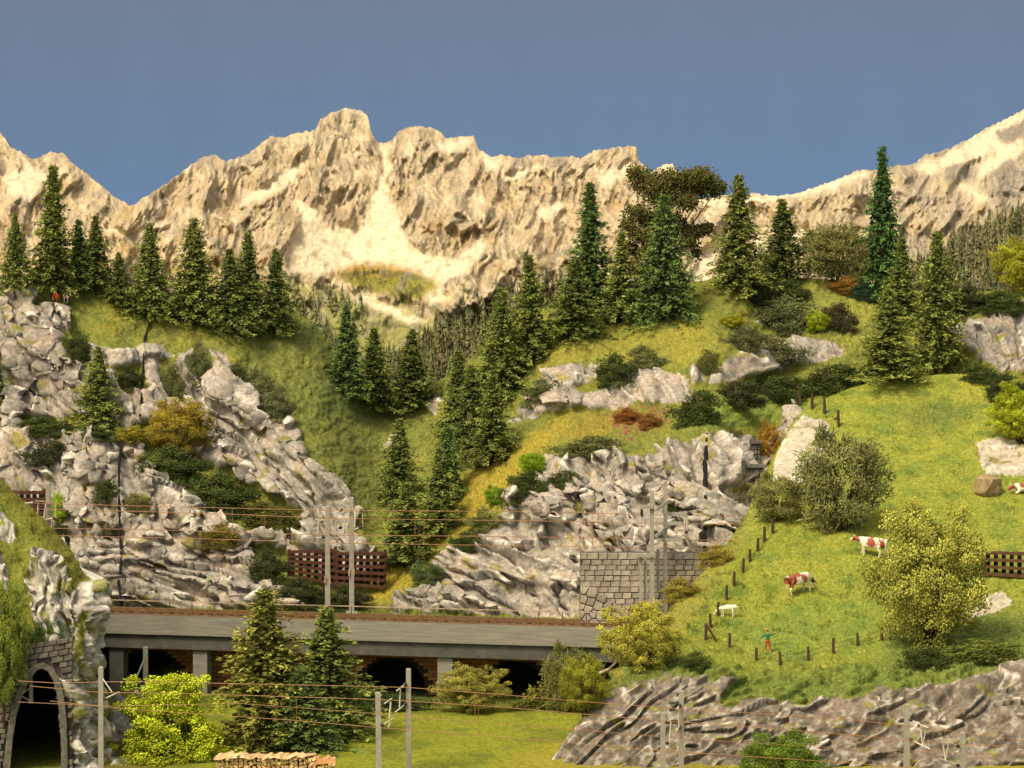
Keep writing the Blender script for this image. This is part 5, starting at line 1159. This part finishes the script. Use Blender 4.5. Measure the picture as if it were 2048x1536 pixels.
# ---------------------------------------------------------------- firewood stack
def firewood():
    D = 198.0; b = wpt(552, 1556, D); e = empty('firewood_stack', b, 0, 'stack of split pale firewood at the bottom edge beside the bright tree', 'firewood'); cache = []
    for v in range(6):
        n = random.choice((3, 4, 4, 5)); a0 = random.uniform(0, 6); pts = [(math.cos(a0+6.283*i/n+random.uniform(-.3, .3))*random.uniform(.13, .2), math.sin(a0+6.283*i/n+random.uniform(-.3, .3))*random.uniform(.11, .17)) for i in range(n)]
        mb = MB(); mb.add([(x, -.55+random.uniform(-.05, .05), z) for x, z in pts]+[(x, .55, z) for x, z in pts], [tuple(range(n)), tuple(range(2*n-1, n-1, -1))]+[(i, n+i, n+(i+1) % n, (i+1) % n) for i in range(n)]); me = mb.mesh('log'); me.materials.append(M['cutwood']); cache.append(me)
    row = 0; y = 1553.
    while y > 1514:
        x = 434+random.uniform(0, 5)
        while x < 672:
            o = link('log', random.choice(cache), None, e); o.location = wpt(x+random.uniform(-1, 1), y+random.uniform(-1.5, 1.5), D+random.uniform(-.1, .1))-b; o.rotation_euler = (random.uniform(-.06, .06), random.choice((0, 1.6, 3.1, 4.7))+random.uniform(-.3, .3), random.uniform(-.08, .08)); t = random.uniform(.6, 1.15); o.color = (t, t*.96, t*.9, 1); x += 9.2
        y -= 7.2; row += 1
    plank = []
    for v in range(3):
        mb = MB(); mb.add([(-.3, -.7, -.07), (.28, -.7, -.09), (.34, .6, -.03), (-.22, .6, -.02), (-.2, -.7, .1), (.1, -.65, .13), (.2, .6, .12), (-.1, .6, .1)], [(0, 3, 2, 1), (4, 5, 6, 7), (0, 1, 5, 4), (1, 2, 6, 5), (2, 3, 7, 6), (3, 0, 4, 7)]); me = mb.mesh('split_log'); me.materials.append(M['cutwood']); plank.append(me)
    x = 438
    while x < 622:
        o = link('split_log', random.choice(plank), None, e); o.location = wpt(x, 1512.5+random.uniform(-2.5, 1), D)-b; o.rotation_euler = (random.uniform(-.15, .1), random.uniform(-.6, .2), random.uniform(-.5, .1)); t = random.uniform(1.0, 1.35); o.color = (t, t*1.02, t*1.05, 1); x += random.uniform(9, 13)
    mb = MB(); p, q2 = wpt(626, 1524, D-.35)-b, wpt(672, 1520, D-.35)-b; mb.bar(p, q2, .33, .4); o = mb.build('beam_end', M['cutwood'], e); o.color = (1.2, .95, .8, 1)
firewood()
# ---------------------------------------------------------------- deadwood, boulder, gaps
def branch(name, pts, l, rad, mat, label, cat, off=-.3):
    D = at(l, pts[-1][0], pts[-1][1]).y+off; b = wpt(*pts[0], D); mb = MB(); mb.tube([wpt(x, y, D+i*.15)-b+Vector((0, 0, random.uniform(-.02, .02))) for i, (x, y) in enumerate(pts)], [r*D/F for r in rad], 8); o = mb.build(name, M[mat], None, True); o.location = b; tag(o, label, cat); return o
branch('fallen_log', [(1352,1217),(1366,1198),(1380,1181),(1392,1168)], 'P', [4.5,4.2,3.6,2.6], 'deadwood', 'bleached log leaning on the pasture slope above the yellow bridge bush', 'log')
branch('dead_branch', [(1182,1360),(1200,1346),(1218,1338),(1236,1322)], 'P', [4.2,3.6,3.2,2.0], 'deadwood', 'bleached dead branch under the yellow bridge bush', 'branch', off=-1.2)
branch('tree_stump', [(1455,1102),(1460,1090),(1463,1082)], 'P', [7,6,5.5], 'post', 'dark broken stump on the dry edge left of the fence', 'stump', off=-.2)
def boulder(x, y0, y1, w, l, label):
    p = at(l, x, y1); D = p.y; k = D/F; b = wpt(x, y1, D)
    bm = bmesh.new(); bmesh.ops.create_icosphere(bm, subdivisions=2, radius=1)
    rr = random.Random(3); pl = [Vector(v).normalized() for v in ((.1, -.2, 1), (-.9, -.6, .1), (.75, -.75, .05), (.95, .3, 0), (-.7, .7, .1), (0, 1, 0), (.2, -.9, -.6), (-.4, -.3, .9))]
    for v in bm.verts:
        for n_, dd in zip(pl, (.62, .72, .66, .75, .8, .8, .8, .72)):
            t = v.co.dot(n_)-dd
            if t > 0: v.co -= n_*t
        v.co += Vector((rr.uniform(-.03, .03), rr.uniform(-.03, .03), rr.uniform(-.03, .03)))
    bmesh.ops.scale(bm, vec=(w*k*.68, w*k*.6, (y1-y0)*k*.78), verts=bm.verts); bmesh.ops.translate(bm, vec=(0, 0, (y1-y0)*k*.48), verts=bm.verts)
    me = bpy.data.meshes.new('boulder'); bm.to_mesh(me); bm.free(); o = link('boulder', me, M['boulder']); o.location = b; tag(o, label, 'boulder')
boulder(1977, 951, 989, 48, 'P', 'tan angular boulder on the pasture beside the lying cow')
def gap(pts, w, label):
    vs = []; mb = MB(); ys = np.linspace(pts[0][1], pts[-1][1], 26); cx = np.interp(ys, [p[1] for p in pts], [p[0] for p in pts])
    prev = None; q = []
    for x, y in zip(cx, ys): d = min(at('B', x+dx, y).y for dx in (-10, -5, 0, 5, 10)); q.append(d)
    q = np.convolve(np.pad(q, 1, mode='edge'), [.25, .5, .25], 'valid')
    b = wpt(cx[0], ys[0], q[0])
    mb.tube([wpt(x, y, d-.12)-b for x, y, d in zip(cx, ys, q)], [w*.5*q[0]/F*random.uniform(.6, 1.15) for _ in cx], 6)
    o = mb.build('gap_strip', M['black'], None, True); o.location = b; tag(o, label, 'strip')
gap([(304,626),(300,645),(290,672),(288,700),(285,760),(281,832)], 5, 'thin black strip in the joint down the upper left cliff')
gap([(243,880),(238,930),(238,1000),(240,1060),(243,1120),(237,1165),(244,1218)], 5.5, 'thin black strip in the joint down the pale rock tower')
gap([(1414,868),(1410,930),(1411,1000),(1409,1060),(1411,1118)], 9, 'broad black strip in the joint down the right cliff')
# ---------------------------------------------------------------- animals and people: one continuous skinned body each
def skin(name, joints, bones, sub=2, colour=None, mat=None, root=0):
    """joints: name -> (x, y, z, rx, ry); bones: pairs of names"""
    keys = list(joints); me = bpy.data.meshes.new(name); me.from_pydata([joints[k][:3] for k in keys], [(keys.index(a), keys.index(b)) for a, b in bones], [])
    o = bpy.data.objects.new('tmp', me); COL.objects.link(o); m = o.modifiers.new('s', 'SKIN'); m.use_smooth_shade = True
    for i, k in enumerate(keys): me.skin_vertices[0].data[i].radius = joints[k][3:5]; me.skin_vertices[0].data[i].use_root = (i == root)
    s = o.modifiers.new('d', 'SUBSURF'); s.levels = s.render_levels = sub
    bpy.context.view_layer.update(); dg = bpy.context.evaluated_depsgraph_get(); r = bpy.data.meshes.new_from_object(o.evaluated_get(dg)); r.name = name
    bpy.data.objects.remove(o); n = len(r.vertices); co = np.zeros(n*3, np.float32); r.vertices.foreach_get('co', co); co = co.reshape(-1, 3)
    for a in list(r.color_attributes): r.color_attributes.remove(a)
    c = np.ones((n, 4), np.float32); c[:, :3] = colour(co) if callable(colour) else np.array(colour)
    a = r.color_attributes.new('tint', 'FLOAT_COLOR', 'POINT'); a.data.foreach_set('color', c.ravel()); r.materials.clear(); r.materials.append(mat); return r
M['hide'] = mat_tint('painted_hide', rough=.6, nscale=6, var=.10, bstr=.2, bscale=20, bdist=.01, spec=.35)
M['cloth'] = mat_tint('painted_cloth', rough=.7, nscale=9, var=.10, bstr=.3, bscale=25, bdist=.01)
WHT, BRN, DBR, PNK = np.array((.74, .68, .52)), np.array((.28, .072, .03)), np.array((.13, .035, .02)), np.array((.55, .30, .20))
def cow_mesh(head, patches, seed=0):
    J = {'rump': (-.95, 0, 1.32, .26, .30), 'hip': (-.72, 0, 1.28, .36, .40), 'loin': (-.3, 0, 1.20, .40, .44), 'mid': (.12, 0, 1.16, .43, .47), 'chest': (.58, 0, 1.18, .36, .45), 'shoulder': (.85, 0, 1.24, .26, .36)}
    J.update(head)
    B = [('rump', 'hip'), ('hip', 'loin'), ('loin', 'mid'), ('mid', 'chest'), ('chest', 'shoulder'), ('shoulder', 'neck'), ('neck', 'poll'), ('poll', 'muzzle')]
    for sx, s in (('a', 1), ('b', -1)):
        st = .14*s
        J['hh'+sx] = (-.78, .22*s, 1.0, .17, .21); J['st'+sx] = (-.66+st, .23*s, .80, .13, .15); J['hk'+sx] = (-.92+st, .22*s, .50, .07, .085); J['ft'+sx] = (-.84+st, .22*s, .10, .055, .06); J['hf'+sx] = (-.79+st, .22*s, .01, .07, .06)
        J['fs'+sx] = (.70, .20*s, .92, .13, .17); J['kn'+sx] = (.72-st, .20*s, .50, .075, .08); J['fc'+sx] = (.70-st, .20*s, .12, .05, .055); J['ff'+sx] = (.76-st, .20*s, .01, .065, .06)
        B += [('hip', 'hh'+sx), ('hh'+sx, 'st'+sx), ('st'+sx, 'hk'+sx), ('hk'+sx, 'ft'+sx), ('ft'+sx, 'hf'+sx), ('chest', 'fs'+sx), ('fs'+sx, 'kn'+sx), ('kn'+sx, 'fc'+sx), ('fc'+sx, 'ff'+sx)]
    J['tl'] = (-1.12, 0, 1.30, .04, .04); J['tm'] = (-1.22, 0, .95, .03, .03); J['te'] = (-1.20, .02, .58, .05, .05); B += [('rump', 'tl'), ('tl', 'tm'), ('tm', 'te')]
    J['ud'] = (-.45, 0, .82, .16, .17); B += [('loin', 'ud')]
    def colr(co):
        c = np.tile(WHT, (len(co), 1)); n = .05*np.sin(co[:, 0]*9+co[:, 2]*7)
        for (x, z, rx, rz, cl) in patches:
            m = ((co[:, 0]-x)/rx)**2+((co[:, 2]-z)/rz)**2+n*4 < 1; m &= co[:, 2] > .62; c[m] = cl
        return c
    return skin('body', J, B, 2, colr, M['hide'])
def extra_bits(e, poll, side_dir, earc, hornc=(.62, .55, .40)):
    poll = Vector(poll); d = Vector(side_dir).normalized()
    for s in (1, -1):
        y = Vector((0, s, 0)); mb = MB(); mb.tube([poll+y*.10, poll+y*.22+d*.02+Vector((0, 0, .01)), poll+y*.33-Vector((0, 0, .03))], [.03, .075, .015], 6); link('ear', mb.mesh('ear', True), M['hide'], e).data.color_attributes.new('tint', 'FLOAT_COLOR', 'POINT').data.foreach_set('color', list((*earc, 1))*18)
        mb = MB(); mb.tube([poll+y*.09+Vector((.02, 0, .06)), poll+y*.18+Vector((.04, 0, .14)), poll+y*.20+Vector((.10, 0, .24))], [.035, .028, .008], 6); link('horn', mb.mesh('horn', True), M['hide'], e).data.color_attributes.new('tint', 'FLOAT_COLOR', 'POINT').data.foreach_set('color', list((*hornc, 1))*18)
        mb = MB(); mb.tube([poll+y*.115+Vector((.10, 0, -.08)), poll+y*.155+Vector((.115, 0, -.085))], [.03, .02], 6); link('eye', mb.mesh('eye', True), M['black'], e)
def put_animal(name, l, x, y, yaw, sc, label, cat, body, pitch=0, roll=0, group=None):
    p = at(l, x, y); e = empty(name, p+Vector((0, 0, -.02)), 0, label, cat, group); e.rotation_euler = (roll, pitch, yaw); e.scale = (sc, sc, sc); link('body', body, None, e); return e
graze = {'neck': (1.20, 0, 1.02, .17, .22), 'poll': (1.42, 0, .70, .13, .15), 'muzzle': (1.58, 0, .28, .09, .10)}
level = {'neck': (1.22, 0, 1.30, .18, .24), 'poll': (1.52, 0, 1.34, .13, .16), 'muzzle': (1.92, 0, 1.16, .09, .10)}
c1 = cow_mesh(graze, [(-.85, 1.15, .45, .55, BRN), (-.3, 1.62, .4, .22, BRN), (.32, 1.22, .30, .36, BRN), (1.45, .6, .34, .62, DBR)])
e = put_animal('cow', 'P', 1600, 1188, math.radians(33), 1.02, 'brown and white cow grazing in the middle of the pasture, head down', 'cow', c1, pitch=math.radians(-8), group='cows on the pasture'); extra_bits(e, (1.42, 0, .74), (0, 0, 1), DBR)
c2 = cow_mesh(level, [(.05, 1.22, .36, .42, BRN), (1.35, 1.25, .34, .40, BRN), (-.9, 1.2, .2, .4, BRN)])
e = put_animal('cow', 'P', 1742, 1112, math.radians(180-24), 1.0, 'brown and white cow walking out from behind the big yellow bush', 'cow', c2, pitch=math.radians(-5), group='cows on the pasture'); extra_bits(e, (1.52, 0, 1.38), (0, 0, 1), BRN)
# cow lying down at the edge of the picture
def lying_cow():
    J = {'rump': (-.95, 0, .55, .26, .28), 'hip': (-.7, 0, .58, .38, .38), 'loin': (-.3, 0, .58, .42, .42), 'mid': (.12, 0, .58, .44, .43), 'chest': (.55, 0, .60, .37, .40), 'shoulder': (.85, 0, .66, .27, .32), 'neck': (1.16, .05, .66, .19, .22), 'poll': (1.40, .10, .56, .15, .17), 'muzzle': (1.70, .14, .34, .11, .11),
         'fl': (.75, .36, .18, .12, .12), 'fk': (1.10, .38, .12, .08, .08), 'fh': (.80, .42, .07, .07, .07), 'hl': (-.65, .42, .22, .17, .16), 'hk': (-.25, .52, .12, .09, .09), 'hh': (-.6, .58, .07, .07, .07), 'fl2': (.75, -.34, .18, .12, .12), 'fk2': (1.08, -.36, .12, .08, .08), 'fh2': (.8, -.42, .07, .07, .07), 'tl': (-1.15, 0, .4, .04, .04), 'te': (-1.2, .2, .08, .04, .04)}
    B = [('rump', 'hip'), ('hip', 'loin'), ('loin', 'mid'), ('mid', 'chest'), ('chest', 'shoulder'), ('shoulder', 'neck'), ('neck', 'poll'), ('poll', 'muzzle'), ('chest', 'fl'), ('fl', 'fk'), ('fk', 'fh'), ('hip', 'hl'), ('hl', 'hk'), ('hk', 'hh'), ('chest', 'fl2'), ('fl2', 'fk2'), ('fk2', 'fh2'), ('rump', 'tl'), ('tl', 'te')]
    def colr(co):
        c = np.tile(WHT, (len(co), 1))
        for (x, z, rx, rz) in ((1.45, .5, .42, .5), (.45, .85, .25, .32), (-.25, .8, .3, .3), (-.95, .6, .25, .4)): c[((co[:, 0]-x)/rx)**2+((co[:, 2]-z)/rz)**2 < 1] = BRN
        return c
    return skin('body', J, B, 2, colr, M['hide'])
e = put_animal('cow', 'P', 2052, 985, math.radians(184), .95, 'brown and white cow lying on the grass at the right picture edge', 'cow', lying_cow(), group='cows on the pasture'); extra_bits(e, (1.40, .10, .62), (0, 0, 1), BRN)
# white goat
def goat_mesh():
    J = {'rump': (-.55, 0, .80, .15, .17), 'loin': (-.25, 0, .78, .19, .21), 'mid': (.08, 0, .76, .20, .22), 'chest': (.40, 0, .76, .16, .20), 'neck': (.66, 0, .66, .09, .11), 'poll': (.90, 0, .42, .075, .085), 'muzzle': (1.03, 0, .17, .045, .05), 'tl': (-.70, 0, .84, .04, .04), 'te': (-.88, 0, .78, .05, .05)}
    B = [('rump', 'loin'), ('loin', 'mid'), ('mid', 'chest'), ('chest', 'neck'), ('neck', 'poll'), ('poll', 'muzzle'), ('rump', 'tl'), ('tl', 'te')]
    for k, s in (('a', 1), ('b', -1)):
        st = .07*s
        J['hh'+k] = (-.42, .11*s, .56, .09, .10); J['hk'+k] = (-.50+st, .11*s, .30, .038, .042); J['hf'+k] = (-.46+st, .11*s, .0, .035, .035); J['fs'+k] = (.36, .10*s, .52, .065, .075); J['kn'+k] = (.36-st, .10*s, .28, .04, .04); J['ff'+k] = (.38-st, .10*s, .0, .035, .035)
        B += [('loin', 'hh'+k), ('hh'+k, 'hk'+k), ('hk'+k, 'hf'+k), ('chest', 'fs'+k), ('fs'+k, 'kn'+k), ('kn'+k, 'ff'+k)]
    return skin('body', J, B, 2, (.74, .70, .52), M['hide'])
e = put_animal('goat', 'P', 1455, 1234, math.radians(180-8), 1.02, 'white goat grazing at the fence corner, head down to the left', 'goat', goat_mesh())
for s in (1, -1): mb = MB(); mb.tube([(.90, .05*s, .47), (.86, .13*s, .47), (.84, .19*s, .42)], [.02, .04, .01], 6); o = mb.build('ear', M['hide'], e, True); o.data.color_attributes.new('tint', 'FLOAT_COLOR', 'POINT').data.foreach_set('color', [.7, .65, .5, 1]*18)
# people
def person_mesh(arms, trousers, top, skinc=(.62, .34, .20), sock=(.66, .58, .30), shoe=(.03, .10, .04), hair=(.10, .05, .02), legs=None):
    J = {'pelvis': (0, 0, .95, .155, .12), 'waist': (0, 0, 1.10, .145, .11), 'chest': (0, 0, 1.30, .18, .125), 'neckb': (0, 0, 1.46, .075, .07), 'neck': (0, .01, 1.53, .055, .058), 'jaw': (0, .03, 1.60, .07, .085), 'head': (0, .02, 1.70, .085, .10), 'crown': (0, .0, 1.78, .05, .06), 'nose': (0, .135, 1.655, .015, .018)}
    B = [('pelvis', 'waist'), ('waist', 'chest'), ('chest', 'neckb'), ('neckb', 'neck'), ('neck', 'jaw'), ('jaw', 'head'), ('head', 'crown'), ('head', 'nose')]
    lg = legs or {1: ((.10, 0, .85), (.155, .02, .48), (.19, -.02, .10), (.20, .12, .03)), -1: ((-.10, 0, .85), (-.12, .03, .48), (-.16, .02, .10), (-.17, .16, .03))}
    for s, (h, k, a, t) in lg.items():
        n = str(s); J['h'+n] = (*h, .105, .105); J['k'+n] = (*k, .065, .068); J['a'+n] = (*a, .042, .045); J['t'+n] = (*t, .04, .03)
        B += [('pelvis', 'h'+n), ('h'+n, 'k'+n), ('k'+n, 'a'+n), ('a'+n, 't'+n)]
    for s, (el, wr, hd) in arms.items():
        n = str(s); J['s'+n] = (.19*s, 0, 1.42, .07, .07); J['e'+n] = (*el, .047, .047); J['w'+n] = (*wr, .030, .026); J['p'+n] = (*hd, .042, .02)
        B += [('chest', 's'+n), ('s'+n, 'e'+n), ('e'+n, 'w'+n), ('w'+n, 'p'+n)]
        d = (Vector(hd)-Vector(wr)).normalized(); up = Vector((0, 0, 1)) if abs(d.z) < .8 else Vector((1, 0, 0)); sd = d.cross(up).normalized()
        for q in range(4):
            o = sd*((q-1.5)*.021); l = (.055, .068, .064, .05)[q]; f1 = Vector(hd)+o+d*.04; f2 = f1+d*l*.6-Vector((0, 0, .012)); J[f'f{n}{q}'] = (*f1, .010, .010); J[f'g{n}{q}'] = (*f2, .008, .008); B += [('p'+n, f'f{n}{q}'), (f'f{n}{q}', f'g{n}{q}')]
        th = Vector(wr)*.5+Vector(hd)*.5-sd*.045; J['u'+n] = (*th, .011, .011); t2 = th+d*.045-sd*.012; J['v'+n] = (*t2, .009, .009); B += [('w'+n, 'u'+n), ('u'+n, 'v'+n)]
    def colr(co):
        z = co[:, 2]; x = np.abs(co[:, 0]); c = np.tile(np.array(top), (len(co), 1)); c[(z < 1.02) & (x < .30)] = trousers; c[(z < .24) & (x < .34)] = sock; c[z < .085] = shoe
        c[(z > 1.50) & (x < .12)] = skinc; c[(z > 1.64) & (co[:, 1] < .055) & (x < .14)] = hair; c[z > 1.73] = np.where((x[z > 1.73] < .14)[:, None], np.array(hair), c[z > 1.73])
        for s, (el, wr, hd) in arms.items(): c[np.linalg.norm(co-np.array(hd), axis=1) < .135] = skinc
        return c
    return skin('body', J, B, 2, colr, M['cloth'])
p = at('P', 1535, 1308); per = empty('person', p, math.radians(0), 'person in green jacket and red trousers seen from behind with one arm raised', 'person')
link('body', person_mesh({1: ((.44, .05, 1.36), (.60, .06, 1.56), (.63, .06, 1.64)), -1: ((-.40, .04, 1.22), (-.62, .10, 1.10), (-.70, .12, 1.07))}, (.42, .085, .03), (.035, .15, .075)), None, per)
mb = MB(); mb.tube([(0, .015, 1.755), (0, .015, 1.775), (0, .015, 1.78), (0, .01, 1.87), (0, .01, 1.90)], [.16, .155, .11, .095, .04], 10); o = mb.build('hat', M['cloth'], per, True); o.data.color_attributes.new('tint', 'FLOAT_COLOR', 'POINT').data.foreach_set('color', [.50, .13, .05, 1]*50)
per.scale = (1.02, 1.02, 1.02)
mb = MB(); mb.tube([p+Vector((.72, .06, 1.55)), p+Vector((.60, .06, 1.75)), p+Vector((.42, .05, 2.02)), p+Vector((.22, .05, 2.18))], [.022, .02, .017, .012], 6)
o = mb.build('walking_stick', M['rust'], None, True); tag(o, 'reddish stick held up in the hand of the person in green', 'stick')
sit = {1: ((.10, .05, .90), (.16, .45, .92), (.17, .50, .50), (.18, .62, .46)), -1: ((-.10, .05, .90), (-.14, .46, .92), (-.15, .52, .50), (-.16, .64, .46))}
arm2 = {1: ((.30, .12, 1.18), (.24, .34, 1.02), (.22, .42, 1.0)), -1: ((-.30, .12, 1.18), (-.24, .34, 1.02), (-.22, .42, 1.0))}
for x, y, lab, tr_, tp, hr in ((114, 606, 'seated hiker in an orange jacket on the left hilltop below the spruces', (.10, .05, .05), (.85, .16, .03), (.30, .09, .03)), (136, 602, 'seated hiker with yellow hair and pale shirt on the left hilltop', (.2, .2, .25), (.78, .68, .50), (.95, .52, .05))):
    q = at('B', x, y); e = empty('person', q+Vector((0, -.7, -.60)), math.radians(175), lab, 'person', 'hikers resting on the hilltop'); link('body', person_mesh(arm2, tr_, tp, hair=hr, legs=sit), None, e)
